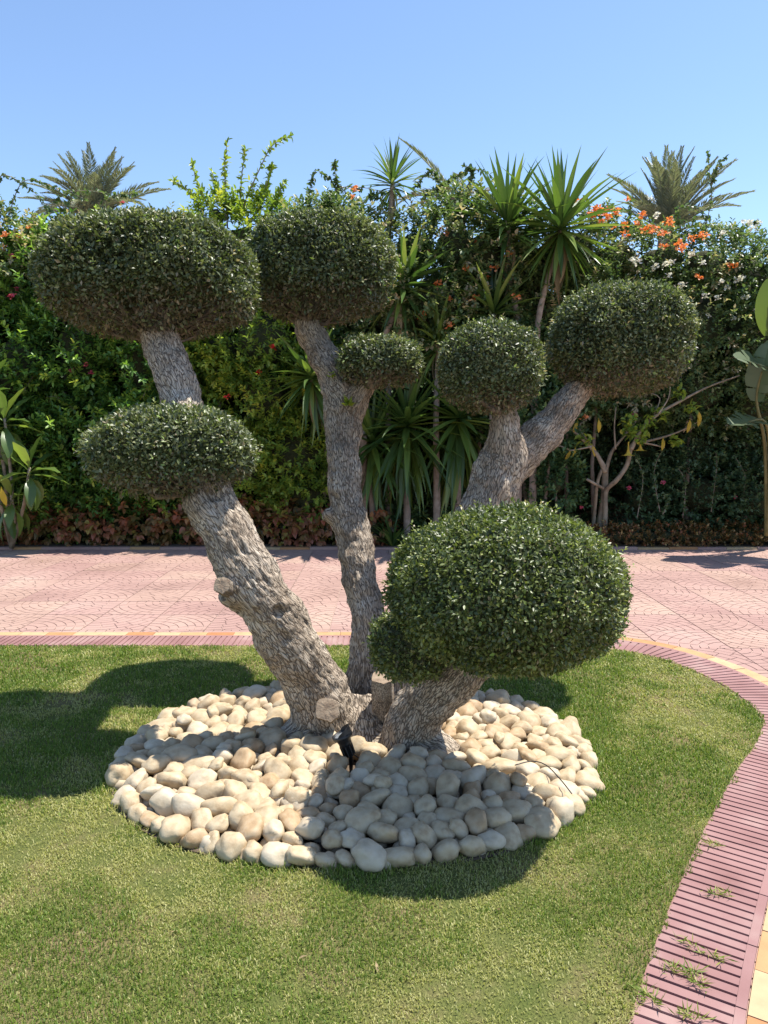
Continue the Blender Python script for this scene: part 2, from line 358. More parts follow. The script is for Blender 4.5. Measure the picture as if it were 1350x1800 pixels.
def inside_poly(pts, poly):
    x, y = pts[:, 0], pts[:, 1]; c = np.zeros(len(pts), bool); j = len(poly) - 1
    for i in range(len(poly)):
        xi, yi = poly[i]; xj, yj = poly[j]
        if yi != yj:
            c ^= ((yi > y) != (yj > y)) & (x < (xj - xi) * (y - yi) / (yj - yi) + xi)
        j = i
    return c

# driveway base and fan-stamped tiles
drive = link('driveway', mesh_py('driveway', [(-14, -2, -.02), (14, -2, -.02), (14, 9.86, -.02), (-14, 9.86, -.02)], [(0, 1, 2, 3)]), None, M['grout'])
tag(drive, kind='structure')
TS = .5
def clip_square(poly, lo, hi):
    for ax, val, sgn in ((0, lo, 1), (0, hi, -1), (1, lo, 1), (1, hi, -1)):
        out = []
        for i in range(len(poly)):
            a, b = poly[i], poly[(i + 1) % len(poly)]
            da, db = (a[ax] - val) * sgn, (b[ax] - val) * sgn
            if da >= 0: out.append(a)
            if (da >= 0) != (db >= 0):
                t = da / (da - db); out.append((a[0] + (b[0] - a[0]) * t, a[1] + (b[1] - a[1]) * t))
        poly = out
        if len(poly) < 3: return []
    return poly
def fan_tile(seed):
    q = random.Random(seed); B = Buf(); g = .0032
    B.add([(.002, .002, -.007), (TS - .002, .002, -.007), (TS - .002, TS - .002, -.007), (.002, TS - .002, -.007)], [(0, 1, 2, 3)])
    rs = [.0]
    while rs[-1] < .72: rs.append(rs[-1] + q.uniform(.060, .082))
    for k in range(len(rs) - 1):
        r0, r1 = rs[k] + g, rs[k + 1] - g; rm = (r0 + r1) / 2
        n = max(1, int(rm * math.pi / 2 / .13 + .5)); cuts = [0] + sorted((i + q.uniform(-.28, .28)) / n for i in range(1, n)) + [1]
        for i in range(n):
            a0, a1 = cuts[i] * math.pi / 2 + g / rm, cuts[i + 1] * math.pi / 2 - g / rm
            m_ = 4
            poly = [(r1 * math.cos(a0 + (a1 - a0) * j / m_), r1 * math.sin(a0 + (a1 - a0) * j / m_)) for j in range(m_ + 1)]
            poly += [(max(r0, .001) * math.cos(a1 + (a0 - a1) * j / m_), max(r0, .001) * math.sin(a1 + (a0 - a1) * j / m_)) for j in range(m_ + 1)]
            poly = clip_square(poly, .004, TS - .004)
            if len(poly) >= 3:
                area = abs(sum(poly[j][0] * poly[(j + 1) % len(poly)][1] - poly[(j + 1) % len(poly)][0] * poly[j][1] for j in range(len(poly)))) / 2
                if area > .0003: B.prism(poly, -.0065, q.uniform(-.0012, .0))
    me = B.mesh('fan_tile'); me.materials.append(M['tile']); me.materials.append(M['grout']); me.polygons[0].material_index = 1
    return me
TM = [fan_tile(s) for s in (1, 2, 3)]
island_out = np.array([curve_pt(s, .30) for s in np.arange(0, S_END, .1)] + [(-9.0, -.5)])
nt_ = 0
for j in range(0, 17):
    for i in range(-24, 24):
        x0, y0 = i * TS + .06, 9.80 - (j + 1) * TS
        if y0 < 1.3: continue
        cx, cy = x0 + TS / 2, y0 + TS / 2
        corners = np.array([(x0, y0), (x0 + TS, y0), (x0, y0 + TS), (x0 + TS, y0 + TS)])
        if inside_poly(corners, island_out).all(): continue
        if abs(cx) > .56 * cy + .9: continue                     # beyond what can be seen
        # the four tiles round a lattice corner share the centre of their circles
        ex, ey = i % 2, j % 2
        rot = {(0, 0): 3, (1, 0): 2, (1, 1): 1, (0, 1): 0}[(ex, ey)]
        # rot 0: centre at lower-left
        o = link('tile', TM[(i * 7 + j * 3) % 3], drive)
        Mx = Matrix.Translation((cx, cy, 0)) @ Matrix.Rotation(-rot * math.pi / 2, 4, 'Z') @ Matrix.Translation((-TS / 2, -TS / 2, 0))
        Mx = Mx @ Matrix.Translation((0, 0, random.uniform(-.0006, .0006)))
        o.matrix_basis = Mx; nt_ += 1
# ribbed kerb tiles and the thin edging beyond them
kerb = link('kerb', mesh_py('kerb', *(lambda a, b: ([(*p, -.012) for p in a] + [(*p, -.012) for p in b],
        [(i, i + 1, len(a) + i + 1, len(a) + i) for i in range(len(a) - 1)]))([curve_pt(s, -.01) for s in np.arange(0, S_END, .1)], [curve_pt(s, .40) for s in np.arange(0, S_END, .1)])), None, M['grout'])
tag(kerb, kind='structure')
KW = .272
def kerb_tile(s0, s1):
    B = Buf(); g = .0022; ns = 4
    def strip(sa, sb, o0, o1, z0, z1, k=2):
        ss = [sa + (sb - sa) * i / k for i in range(k + 1)]
        B.prism([curve_pt(s, o0) for s in ss] + [curve_pt(s, o1) for s in reversed(ss)], z0, z1)
    strip(s0 + g, s1 - g, 0, KW, -.011, .0045, ns)
    nr = 7; pitch = (s1 - s0) / nr
    for i in range(nr):
        strip(s0 + pitch * i + .0052, s0 + pitch * (i + 1) - .0052, .006, KW - .028, .004, .0115, 1)
    strip(s0 + g, s1 - g, KW - .0275, KW, .004, .0115, ns)
    return B
s = 0.35
while s + .30 < S_END - .2:
    c = curve_pt(s + .15, .15)
    if abs(c[0]) < .56 * c[1] + .7 and c[1] > 1.2:
        kerb_tile(s, s + .30).build('ribbed_tile', M['kerb'], kerb)
    s += .301
s = 0.3
while s + .21 < S_END - .2:
    c = curve_pt(s + .1, .35)
    if abs(c[0]) < .56 * c[1] + .7 and c[1] > 1.2:
        B = Buf(); ss = [s + .0015 + .205 * i / 3 for i in range(4)]
        B.prism([curve_pt(q, .2765) for q in ss] + [curve_pt(q, .372) for q in reversed(ss)], -.011, .0085 + random.uniform(-.001, .001))
        B.build('edging_tile', M['edge_tile'], kerb)
    s += .209
# far kerb of the driveway: a low row of edging stones under the hedge
fk = empty('back_edging', (0, 9.83, 0), kind='structure')
x = -6.6
while x < 6.6:
    l = random.uniform(.38, .42)
    B = Buf(); B.box((x, 9.80, -.02), (x + l - .006, 9.90, .028 + random.uniform(-.003, .003))); B.build('edging_stone', M['edge_tile'] if random.random() < .5 else M['tile'], fk)
    x += l
bed_back = link('planting_bed', mesh_py('planting_bed', [(-14, 9.88, .03), (14, 9.88, .03), (14, 14, .03), (-14, 14, .03)], [(0, 1, 2, 3)]), None, M['soil'])
tag(bed_back, kind='structure')

lawn = link('lawn', mesh_py('lawn', [(x, y, .005) for x, y in ISLAND], [tuple(range(len(ISLAND) - 1, -1, -1))]), None, M['lawn'])
tag(lawn, kind='structure')
BC = (-.135, 3.47); BRX, BRY = 1.15, .935
def bed_f(x, y, grow=0.0):
    dx = np.abs((x - BC[0]) / (BRX + grow)); dy = (y - BC[1]) / (BRY + grow)
    p = np.where(dy > 0, 2.35, 2.05)
    return dx ** p + np.abs(dy) ** p
bp_ = []
for i in range(72):
    a = 2 * math.pi * i / 72; dx, dy = math.cos(a), math.sin(a)
    lo, hi = 0, 2
    for _ in range(30):
        m_ = (lo + hi) / 2
        if bed_f(BC[0] + dx * m_, BC[1] + dy * m_) < 1: lo = m_
        else: hi = m_
    lo *= 1 + .03 * noise.noise((dx * 2, dy * 2, 3.3))
    bp_.append((BC[0] + dx * lo * 1.01, BC[1] + dy * lo * 1.01, .009))
tag(link('stone_bed', mesh_py('stone_bed', bp_, [tuple(range(72))]), None, M['soil']), kind='structure')

# grass blades
SPILL = [(lambda q: (float(q[0]), float(q[1])))(curve_pt(s_, max(0.0, .012 + .030 * noise.fractal(Vector((s_ * 3.1, 0, 4)), 1.0, 2.0, 4) + (.03 * noise.noise((s_ * 14, 1, 0)))))) for s_ in np.arange(0, S_END, .03)] + [(-9.0, -.5)]
def vnoise(x, y, s, seed=0.0, oct=3):
    return np.array([noise.fractal(Vector((a * s, b * s, seed)), 1.0, 2.0, oct) for a, b in zip(x, y)])
def grass():
    parts = []
    def zone(n, x0, x1, y0, y1, h, wd):
        x = R.uniform(x0, x1, n); y = R.uniform(y0, y1, n)
        ok = inside_poly(np.stack([x, y], 1), SPILL) & (bed_f(x, y, -.02 + .0) > 1.0) & (np.abs(x) < .54 * y + .25)
        x, y = x[ok], y[ok]; n = len(x)
        gx = np.linspace(-4, 3, 141); gy = np.linspace(1.2, 5.8, 93)      # lawn wear map on a 5 cm grid
        def gsample(s, seed):
            g_ = np.array([[noise.fractal(Vector((a * s, b * s, seed)), 1.0, 2.0, 4) for a in gx] for b in gy])
            ix = np.clip((x - gx[0]) / (gx[1] - gx[0]), 0, len(gx) - 1.001); iy = np.clip((y - gy[0]) / (gy[1] - gy[0]), 0, len(gy) - 1.001)
            i0 = ix.astype(int); j0 = iy.astype(int); fx = ix - i0; fy = iy - j0
            return (g_[j0, i0] * (1 - fx) + g_[j0, i0 + 1] * fx) * (1 - fy) + (g_[j0 + 1, i0] * (1 - fx) + g_[j0 + 1, i0 + 1] * fx) * fy
        dry = gsample(1.4, 5.0) * .8 + gsample(4.5, 9.0) * .65 + gsample(13, 2.0) * .35
        for (bx, by, br, amt) in DRY: dry = dry + amt * np.exp(-(((x - bx) ** 2 + (y - by) ** 2) / br ** 2))
        pd = 1 / (1 + np.exp(-(dry - .20) * 6))
        isdry = R.uniform(size=n) < np.clip(pd * 1.0 + .12, 0, .95)
        bald = gsample(7, 21.0) + np.clip(dry, 0, 1) * .75
        keep = R.uniform(size=n) > np.clip((bald - .35) * 1.8, 0, .72)
        rnd = np.where(isdry, R.beta(1.0, 1.3, n) * .42 + .58, np.clip(R.normal(.26 + .10 * dry, .13, n), 0, .6))
        rag = np.clip(1 - np.abs(bed_f(x, y) - 1.05) / .12, 0, 1) * (R.uniform(size=n) < .5)
        az = R.uniform(0, 6.283, n); lean = np.abs(R.normal(.55, .35, n)) + isdry * .35
        hh = h * R.uniform(.55, 1.3, n) * np.where(isdry, .75, 1) * (1.0 + .3 * gsample(3, 30.) + 1.0 * rag)
        d = np.stack([np.cos(az), np.sin(az), np.zeros(n)], 1); sd = np.stack([-np.sin(az), np.cos(az), np.zeros(n)], 1)
        ww = (wd * R.uniform(.7, 1.3, n))[:, None] * .5
        p0 = np.stack([x, y, np.full(n, .007)], 1); up = np.array([0, 0, 1.])
        p1 = p0 + (d * np.sin(lean * .5)[:, None] + up * np.cos(lean * .5)[:, None]) * (hh * .55)[:, None]
        l2 = np.clip(lean * 1.5, 0, 1.75)
        p2 = p1 + (d * np.sin(l2)[:, None] + up * np.cos(l2)[:, None]) * (hh * .55)[:, None]
        p2[:, 2] = np.maximum(p2[:, 2], .006)
        V = np.stack([p0 - sd * ww, p0 + sd * ww, p1 + sd * ww * .8, p1 - sd * ww * .8, p2], 1)[keep]; m = len(V)
        F = (np.arange(m)[:, None, None] * 5 + np.array([(0, 1, 2), (0, 2, 3), (3, 2, 4)])[None]).reshape(-1, 3)
        parts.append((V.reshape(-1, 3), F, np.repeat(rnd[keep], 3)))
    zone(135000, -1.9, 1.6, 1.62, 2.9, .0155, .0028)
    zone(120000, -2.6, 2.2, 2.9, 4.1, .019, .0040)
    zone(75000, -3.3, 2.2, 4.1, 5.34, .021, .0055)
    return merge(parts)
DRY = [(-1.25, 2.75, .30, .75), (-.85, 2.50, .2, .6), (1.72, 3.9, .17, .95), (.55, 1.9, .14, .7), (.95, 2.6, .12, .5), (-.4, 1.9, .25, .35), (-1.3, 2.1, .22, .4), (.2, 1.75, .2, .4), (-1.0, 2.25, .2, -.7), (-.2, 2.15, .3, -.35), (1.35, 3.9, .35, -.3)]
GV, GF, GR = grass()
go = link('grass', mesh_np('grass', GV, GF, GR), None, M['grass'])
tag(go, 'short mown green and straw coloured grass of the lawn', 'grass', kind='stuff')
# runners of grass creeping over the ribbed kerb
def runner(px, py, n, ln, az):
    c = G(px, py, .015); B = []
    t = R.uniform(0, 1, n); q = np.stack([c.x + np.cos(az) * ln * t + R.normal(0, .008, n), c.y + np.sin(az) * ln * t + R.normal(0, .008, n), np.full(n, .016)], 1)
    ax = norm(np.stack([R.normal(0, 1, n), R.normal(0, 1, n), np.abs(R.normal(.5, .3, n))], 1))
    V, F, r_ = leaf_soup(q, ax, rand_unit(n) + np.array([0, 0, 1]), R.uniform(.02, .045, n), np.full(n, .004), np.clip(R.normal(.4, .25, n), 0, 1))
    o = link('grass_runner', mesh_np('grass_runner', V, F, r_), None, M['grass'])
    tag(o, 'thin grass runner creeping across the ribbed pink kerb tiles', 'grass runner', 'grass runners creeping over the ribbed kerb')
for a in [(1165, 1705, 60, .10, -.1), (1195, 1655, 45, .13, -.7), (1215, 1715, 35, .06, -1.3), (1240, 1570, 35, .08, -.2), (1190, 1780, 40, .08, -.3), (1130, 1745, 45, .05, -1.0), (1235, 1485, 30, .06, -.2)]: runner(*a)

# ------------------------------------------------------------------ the cloud-pruned tree
tree = empty('topiary_tree', (.0, 3.65, 0), 'cloud-pruned tree with grey bark limbs and clipped green pads in a ring of stones', 'tree')
LIMBS = dict(
 A=[(578,1345,3.70,80),(572,1290,3.69,70),(562,1232,3.65,60),(525,1150,3.57,56),(472,1070,3.50,54),(430,1000,3.47,51),(395,930,3.50,48),(362,865,3.57,47),(335,770,3.72,42),(318,700,3.84,38),(287,610,3.98,37),(272,560,4.06,34),(265,505,4.13,22)],
 A2=[(368,885,3.56,34),(335,845,3.58,26),(312,800,3.6,12)],
 B=[(640,1335,3.98,56),(642,1215,4.02,45),(648,1130,4.10,36),(640,1050,4.2,35),(628,985,4.29,36),(614,905,4.40,37),(604,810,4.52,34),(603,745,4.62,37),(600,702,4.67,38),(583,655,4.74,34),(560,610,4.79,31),(545,575,4.82,29),(553,500,4.86,18)],
 B2=[(612,725,4.64,30),(632,695,4.62,24),(652,668,4.58,15)],
 C=[(706,1375,3.56,62),(714,1300,3.54,57),(748,1236,3.44,57),(806,1186,3.30,56),(858,1120,3.15,42),(890,1050,3.05,20)],
 D=[(690,1340,3.80,55),(735,1180,3.95,48),(780,1050,4.05,47),(825,950,4.15,47),(858,880,4.22,47),(884,818,4.28,50),(890,760,4.25,31),(885,700,4.22,20)],
 D2=[(872,845,4.27,40),(928,787,4.38,37),(975,738,4.48,33),(1015,690,4.56,28),(1060,640,4.6,15)],
 R1=[(560,1275,3.72,50),(515,1300,3.60,32),(478,1322,3.56,16)],
 R2=[(745,1310,3.50,42),(785,1335,3.42,30),(800,1362,3.38,18)],
 R3=[(640,1240,3.80,60),(640,1330,3.62,60),(640,1360,3.6,50)],
 K1=[(430,1045,3.48,40),(408,1042,3.42,30),(396,1038,3.40,22)],
 K2=[(600,905,4.40,26),(578,905,4.36,14),(572,903,4.35,9)],
)
def limb_world(pts): return [(*P(px, py, d), hw * .94 * mpp(px, py, d)) for px, py, d, hw in pts]
SLIM = dict(A=.97, B=.90, C=.86, D=.95, D2=.95)
LW = {k: catmull([(*q[:3], q[3] * SLIM.get(k, 1.0)) for q in limb_world(v)], .025) for k, v in LIMBS.items()}
def build_trunk():
    B = Buf()
    for k, a in LW.items():
        pts = [Vector(q[:3]) for q in a]; rad = [max(q[3], .006) for q in a]
        B.tube(pts, rad, 20)
    me = B.mesh('trunk_rough'); o = bpy.data.objects.new('trunk_rough', me); COL.objects.link(o)
    rm = o.modifiers.new('r', 'REMESH'); rm.mode = 'VOXEL'; rm.voxel_size = .0068
    sm = o.modifiers.new('s', 'SMOOTH'); sm.factor = .5; sm.iterations = 9
    dg = bpy.context.evaluated_depsgraph_get(); ev = o.evaluated_get(dg); m2 = ev.to_mesh()
    n = len(m2.vertices); V = np.empty(n * 3, np.float32); m2.vertices.foreach_get('co', V); V = V.reshape(-1, 3).astype(float)
    N = np.empty(n * 3, np.float32); m2.vertices.foreach_get('normal', N); N = N.reshape(-1, 3).astype(float)
    F = [tuple(p.vertices) for p in m2.polygons]
    ev.to_mesh_clear(); bpy.data.objects.remove(o); bpy.data.meshes.remove(me)
    # bark coordinates: along the nearest limb and round it
    samp = []; 
    for li, (k, a) in enumerate(LW.items()):
        if k[0] == 'K': continue
        L_ = np.concatenate([[0], np.cumsum(np.linalg.norm(np.diff(a[:, :3], axis=0), axis=1))])
        for i in range(len(a)):
            t = norm((a[min(i + 1, len(a) - 1), :3] - a[max(i - 1, 0), :3])[None])[0]
            samp.append((li, a[i, :3], a[i, 3], L_[i], t))
    kd = kdtree.KDTree(len(samp))
    for i, q in enumerate(samp): kd.insert(Vector(q[1]), i)
    kd.balance()
    bark = np.zeros((n, 3)); disp = np.zeros(n)
    HOLES = [(P(490, 1075, 3.37), .030, .035), (P(372, 872, 3.47), .045, .05), (P(655, 1225, 3.85), .03, .03)]
    BUMPS = [(P(576, 905, 4.36), .035, .010), (P(860, 830, 4.15), .03, .008), (P(640, 690, 4.6), .04, .008), (P(610, 745, 4.55), .06, .010), (P(560, 1290, 3.6), .06, .012), (P(655, 960, 4.2), .03, .006)]
    for i in range(n):
        v = Vector(V[i]); best = None
        for co, idx, dist in kd.find_n(v, 4):
            q = samp[idx]; sc = dist - q[2]
            if best is None or sc < best[0]: best = (sc, q)
        li, c, r_, s_, t = best[1]
        d = V[i] - c; s2 = s_ + float(d @ t); d = d - t * float(d @ t)
        dn = d / (np.linalg.norm(d) + 1e-6)
        # a twisting grain, plates longer than wide
        ang = s2 * 1.1; ca, sa = math.cos(ang), math.sin(ang)
        ref = np.array([0, 1., 0]) if abs(t[1]) < .9 else np.array([1., 0, 0])
        e1 = np.cross(t, ref); e1 /= np.linalg.norm(e1); e2 = np.cross(t, e1)
        a1, a2 = float(dn @ e1), float(dn @ e2)
        rr = .10
        q3 = Vector(((a1 * ca - a2 * sa) * rr, (a1 * sa + a2 * ca) * rr, s2 * .17 + li * 3.1))
        bark[i] = q3
        vd, _ = noise.voronoi(q3 * 105 + noise.noise_vector(v * 45) * .5)
        e = min(1.0, (vd[1] - vd[0]) * 2.6)
        big = noise.fractal(v * 5.0, 1.0, 2.0, 3); mid = noise.fractal(v * 17, 1.0, 2.0, 3); fine = noise.fractal(q3 * 48, 1.0, 2.0, 3)
        h = .022 * big + .0075 * mid + .0022 * (e - .6) + .0085 * fine
        for hp, hr, hd in HOLES:
            l = (v - hp).length
            if l < hr * 2.5: h -= hd * math.exp(-(l / hr) ** 2) - .010 * math.exp(-((l - hr * 1.3) / (hr * .4)) ** 2)
        for hp, hr, hd in BUMPS:
            l = (v - hp).length
            if l < hr * 2.5: h += hd * math.exp(-(l / hr) ** 2) * (1 + .8 * noise.noise(v * 60))
        disp[i] = h
    V = V + N * disp[:, None]
    me = mesh_py('trunk', V, F, True)
    a = me.attributes.new('bark', 'FLOAT_VECTOR', 'POINT'); a.data.foreach_set('vector', bark.astype(np.float32).ravel())
    return me
trunk_o = link('trunk', build_trunk(), tree, M['bark'])

def cut_stub(a, b, r0, r1, name='cut_stub', label=None):
    """sawn-off branch: bark sleeve and a pale cut face"""
    a, b = Vector(a), Vector(b); ax = (b - a).normalized(); q = ax.to_track_quat('Z', 'Y').to_matrix().to_4x4(); q.translation = a
    ln = (b - a).length; n = 28; V = []; F = []; bk = []
    rows = [(0, r0 * 1.15), (.3, r0), (.7, r1), (.96, r1), (1.0, r1 * .95)]
    for i, (t, r_) in enumerate(rows):
        for k in range(n):
            an = 2 * math.pi * k / n; rr = r_ * (1 + .24 * noise.noise((math.cos(an) * 2, math.sin(an) * 2, 7 + ln)) + .05 * noise.noise((math.cos(an) * 6, math.sin(an) * 6, t * 2)))
            V.append(q @ Vector((rr * math.cos(an), rr * math.sin(an), t * ln))); bk.append((math.cos(an) * .1, math.sin(an) * .1, t * ln * .42 + 9))
    for i in range(len(rows) - 1):
        for k in range(n): F.append((i * n + k, i * n + (k + 1) % n, (i + 1) * n + (k + 1) % n, (i + 1) * n + k))
    me = mesh_py(name, V, F, True); at = me.attributes.new('bark', 'FLOAT_VECTOR', 'POINT'); at.data.foreach_set('vector', np.array(bk, np.float32).ravel())
    o = link(name, me, tree, M['bark'])
    top = V[-n:]; c = sum(top, Vector()) / n
    VV = [c + ax * .001] + [c + (p - c) * .55 + ax * (.002 + .002 * random.random()) for p in top] + [p + ax * .0005 for p in top]
    FF = [(0, 1 + k, 1 + (k + 1) % n) for k in range(n)] + [(1 + k, 1 + n + k, 1 + n + (k + 1) % n, 1 + (k + 1) % n) for k in range(n)]
    f = bpy.data.objects.new('cut_face', mesh_py('cut_face', VV, FF)); COL.objects.link(f); f.data.materials.append(M['cut_wood']); f.parent = o
    return o
cut_stub(P(676, 1275, 3.68), P(672, 1190, 3.58), .058, .054, 'cut_stub')
cut_stub(P(580, 1254, 3.68), P(576, 1247, 3.40), .052, .058, 'cut_stub')
cut_stub(P(412, 1042, 3.44), P(390, 1028, 3.31), .042, .040, 'cut_stub')

def crown(name, px, py, hw, hh, d, pad_n, dens=1.0, low=.85, pexp=2.5, dry_low=True, seed=0, mat='topiary', depth_k=.92, lim=None, leaf=.027):
    c = P(px, py, d); s_ = mpp(px, py, d); a = hw * s_ * 1.0; cz = hh * s_; b = a * depth_k
    off = Vector((seed * 3.7, seed * 1.3, seed * 7.1))
    def surf(u):
        q = np.abs(u) / np.array([a, b, cz]); r_ = (q ** pexp).sum(1) ** (-1 / pexp)
        r_ = r_ * np.where(u[:, 2] < 0, 1 - (1 - low) * np.clip(-u[:, 2] * 1.3, 0, 1), 1)
        lump = np.array([noise.noise(Vector(x) * 2.6 + off) * .075 + noise.noise(Vector(x) * 6 + off) * .030 for x in u])
        return u * (r_ * (1 + lump))[:, None]
    # candidates spread evenly over the pad's surface
    area = 4 * math.pi * (((a * b) ** 1.6 + (a * cz) ** 1.6 + (b * cz) ** 1.6) / 3) ** (1 / 1.6) * 1.1
    n = int(area * 18000 * dens)
    u0 = rand_unit(n * 2); q = surf(u0)
    wgt = np.linalg.norm(q, axis=1) ** 2; wgt /= wgt.max(); keep = R.uniform(size=len(q)) < wgt
    q = q[keep][:n]; u0 = u0[keep][:n]; n = len(q)
    g = norm(q / np.array([a * a, b * b, cz * cz]))               # outward
    low_f = np.clip((-g[:, 2] - .35) / .5, 0, 1)                  # undersides thin out
    thin = R.uniform(size=n) > low_f * (.80 if dry_low else .15)
    q, g, low_f = q[thin], g[thin], low_f[thin]; n = len(q)
    depth = np.abs(R.normal(0, .030, n)) - R.exponential(.006, n) * (R.uniform(size=n) < .35)
    pos = np.array(c) + q - g * depth[:, None]
    ax = norm(g * R.uniform(-.05, 1.0, n)[:, None] + rand_unit(n) * .95 + np.array([0, 0, .15]))
    nr = norm(g * .8 + rand_unit(n) * .75 + np.array([0, 0, .55]))
    patch = np.array([noise.noise(Vector(x) * 5 + off) for x in q]) * .16
    rnd = np.clip(R.beta(2.2, 2.6, n) * .84 + patch - .02, 0, .84)
    z = R.uniform(size=n); rnd = np.where(z < .035, R.uniform(.86, 1, n), rnd); rnd = np.where((z > .965), R.uniform(.78, .88, n), rnd)
    isdry = (R.uniform(size=n) < low_f * .75) if dry_low else np.zeros(n, bool)
    L_ = leaf * R.uniform(.7, 1.25, n); W_ = L_ * R.uniform(.42, .6, n)
    k = ~isdry
    fol = link('crown', mesh_np('crown', *leaf_soup(pos[k], ax[k], nr[k], L_[k], W_[k], rnd[k])), tree, M[mat]); fol['kind'] = 'stuff'
    if isdry.any():
        inn = bpy.data.objects.new('inner_leaves', mesh_np('inner_leaves', *leaf_soup(pos[isdry], norm(ax[isdry] + np.array([0, 0, -.5])), nr[isdry], L_[isdry] * 1.05, W_[isdry], R.uniform(0, 1, isdry.sum()))))
        COL.objects.link(inn); inn.data.materials.append(M['topiary_dry']); inn.parent = fol; inn['kind'] = 'stuff'
    # stray shoots that have grown since the last clipping
    ns = int(26 * area); pick = R.choice(len(q), ns); up_ok = g[pick][:, 2] > -.5; pick = pick[up_ok]
    if len(pick):
        sv = sprigs(np.array(c) + q[pick], norm(g[pick] + rand_unit(len(pick)) * .45 + np.array([0, 0, .4])), 6, R.uniform(.02, .055, len(pick)), leaf * .95, leaf * .5, np.clip(R.normal(.72, .12, len(pick)), 0, .88))
        so = bpy.data.objects.new('stray_shoots', mesh_np('stray_shoots', *sv)); COL.objects.link(so); so.data.materials.append(M[mat]); so.parent = fol; so['kind'] = 'stuff'
    # solid dark core, added so the pad can't be seen through
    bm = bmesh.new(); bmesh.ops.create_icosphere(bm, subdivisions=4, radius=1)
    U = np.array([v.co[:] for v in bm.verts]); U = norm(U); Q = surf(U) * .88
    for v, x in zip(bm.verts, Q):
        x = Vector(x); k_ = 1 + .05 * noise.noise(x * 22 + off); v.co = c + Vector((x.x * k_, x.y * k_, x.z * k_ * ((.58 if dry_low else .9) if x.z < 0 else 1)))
    me = bpy.data.meshes.new('dark_core'); bm.to_mesh(me); bm.free(); me.materials.append(M['inner'])
    co = bpy.data.objects.new('dark_core', me); COL.objects.link(co); co.parent = fol; co['kind'] = 'stuff'
    # bare twigs on the underside, fanning out from the limb
    B = Buf(); root = Vector(lim) if lim is not None else c + Vector((0, 0, -cz * .7))
    for i in range(pad_n):
        uu = norm(np.array([[random.gauss(0, 1), random.gauss(0, 1), -abs(random.gauss(.45, .35))]])); e = c + Vector((surf(uu)[0] * random.uniform(.82, 1.0)).tolist())
        mid = root.lerp(e, .5) + Vector((random.uniform(-.04, .04), random.uniform(-.04, .04), random.uniform(-.05, .01)))
        pts = [root + Vector((random.uniform(-.03, .03), random.uniform(-.03, .03), random.uniform(-.02, .02))), root.lerp(mid, .5) + Vector((0, 0, -.015)), mid, mid.lerp(e, .5) + Vector((random.uniform(-.02, .02), random.uniform(-.02, .02), .01)), e]
        r0 = random.uniform(.004, .010) if i > 9 else random.uniform(.014, .022); B.tube(pts, [r0 * 1.6, r0, r0 * .8, r0 * .55, r0 * .25], 5)
    if pad_n:
        tw = bpy.data.objects.new('twigs', B.mesh('twigs', True)); COL.objects.link(tw); tw.data.materials.append(M['twig']); tw.parent = fol; tw['kind'] = 'stuff'
    return c, a, b, cz
crown('UL', 266, 497, 182, 101, 4.13, 90, 1.0, .92, 2.6, seed=1, lim=P(270, 585, 4.06), leaf=.0265)
crown('CE', 562, 477, 127, 93, 4.86, 60, 1.0, .95, 2.5, seed=2, lim=P(548, 562, 4.82), leaf=.0275)
crown('LL', 303, 797, 141, 80, 3.60, 46, 1.05, .92, 2.4, seed=3, lim=P(335, 855, 3.58), leaf=.0238)
crown('SM', 668, 638, 74, 46, 4.56, 20, 1.05, .95, 2.4, seed=4, lim=P(650, 672, 4.58), leaf=.0238)
crown('R1', 862, 650, 90, 82, 4.20, 30, 1.05, .95, 2.35, seed=5, lim=P(888, 718, 4.23), leaf=.023)
crown('R2', 1089, 604, 119, 98, 4.60, 40, 1.0, .93, 2.5, seed=6, lim=P(1028, 678, 4.57), leaf=.0255)
crown('FR', 890, 1038, 206, 144, 2.92, 30, 1.2, .95, 2.12, dry_low=False, mat='topiary_fresh', seed=7, lim=P(845, 1150, 3.2), leaf=.0200)
crown('FS', 722, 1134, 72, 62, 3.18, 10, 1.15, .98, 2.3, dry_low=False, mat='topiary_fresh', seed=8, lim=P(775, 1180, 3.35), leaf=.0200)
# small green sprouts on the middle limb
def sprout(px, py, d, n, L_):
    c = np.array(P(px, py, d)); a = norm(rand_unit(n) + np.array([0, -.7, .6]))
    V, F, r_ = leaf_soup(np.tile(c, (n, 1)) + R.normal(0, .008, (n, 3)), a, rand_unit(n) + np.array([0, 0, 1]), L_ * R.uniform(.6, 1.2, n), L_ * .38, R.uniform(.4, .9, n), True)
    link('sprout', mesh_np('sprout', V, F, r_), tree, M['lime'])
sprout(612, 710, 4.52, 34, .05); sprout(583, 660, 4.60, 14, .035)

# ------------------------------------------------------------------ stones
def stone_mesh(seed):
    q = random.Random(seed); bm = bmesh.new(); bmesh.ops.create_icosphere(bm, subdivisions=3, radius=1)
    o = Vector((seed * 5.3, seed * 2.1, seed)); ax = q.uniform(.80, 1.0); bx = q.uniform(.58, .88); cx = q.uniform(.54, .80)
    flats = [(Vector((q.gauss(0, 1), q.gauss(0, 1), q.gauss(0, 1))).normalized(), q.uniform(.70, .92)) for _ in range(4)]
    for v in bm.verts:
        u = v.co.normalized(); r_ = 1 + .30 * noise.noise(u * 1.15 + o) + .12 * noise.noise(u * 2.6 + o) + .02 * noise.noise(u * 6 + o)
        p = u * r_
        for fn, fd in flats:
            dd = p.dot(fn) - fd
            if dd > 0: p -= fn * dd * .62
        v.co = Vector((p.x * ax, p.y * bx, p.z * cx))
    me = bpy.data.meshes.new('stone'); bm.to_mesh(me); bm.free()
    for p in me.polygons: p.use_smooth = True
    return me
SM = {k: [] for k in STONE_TINT}
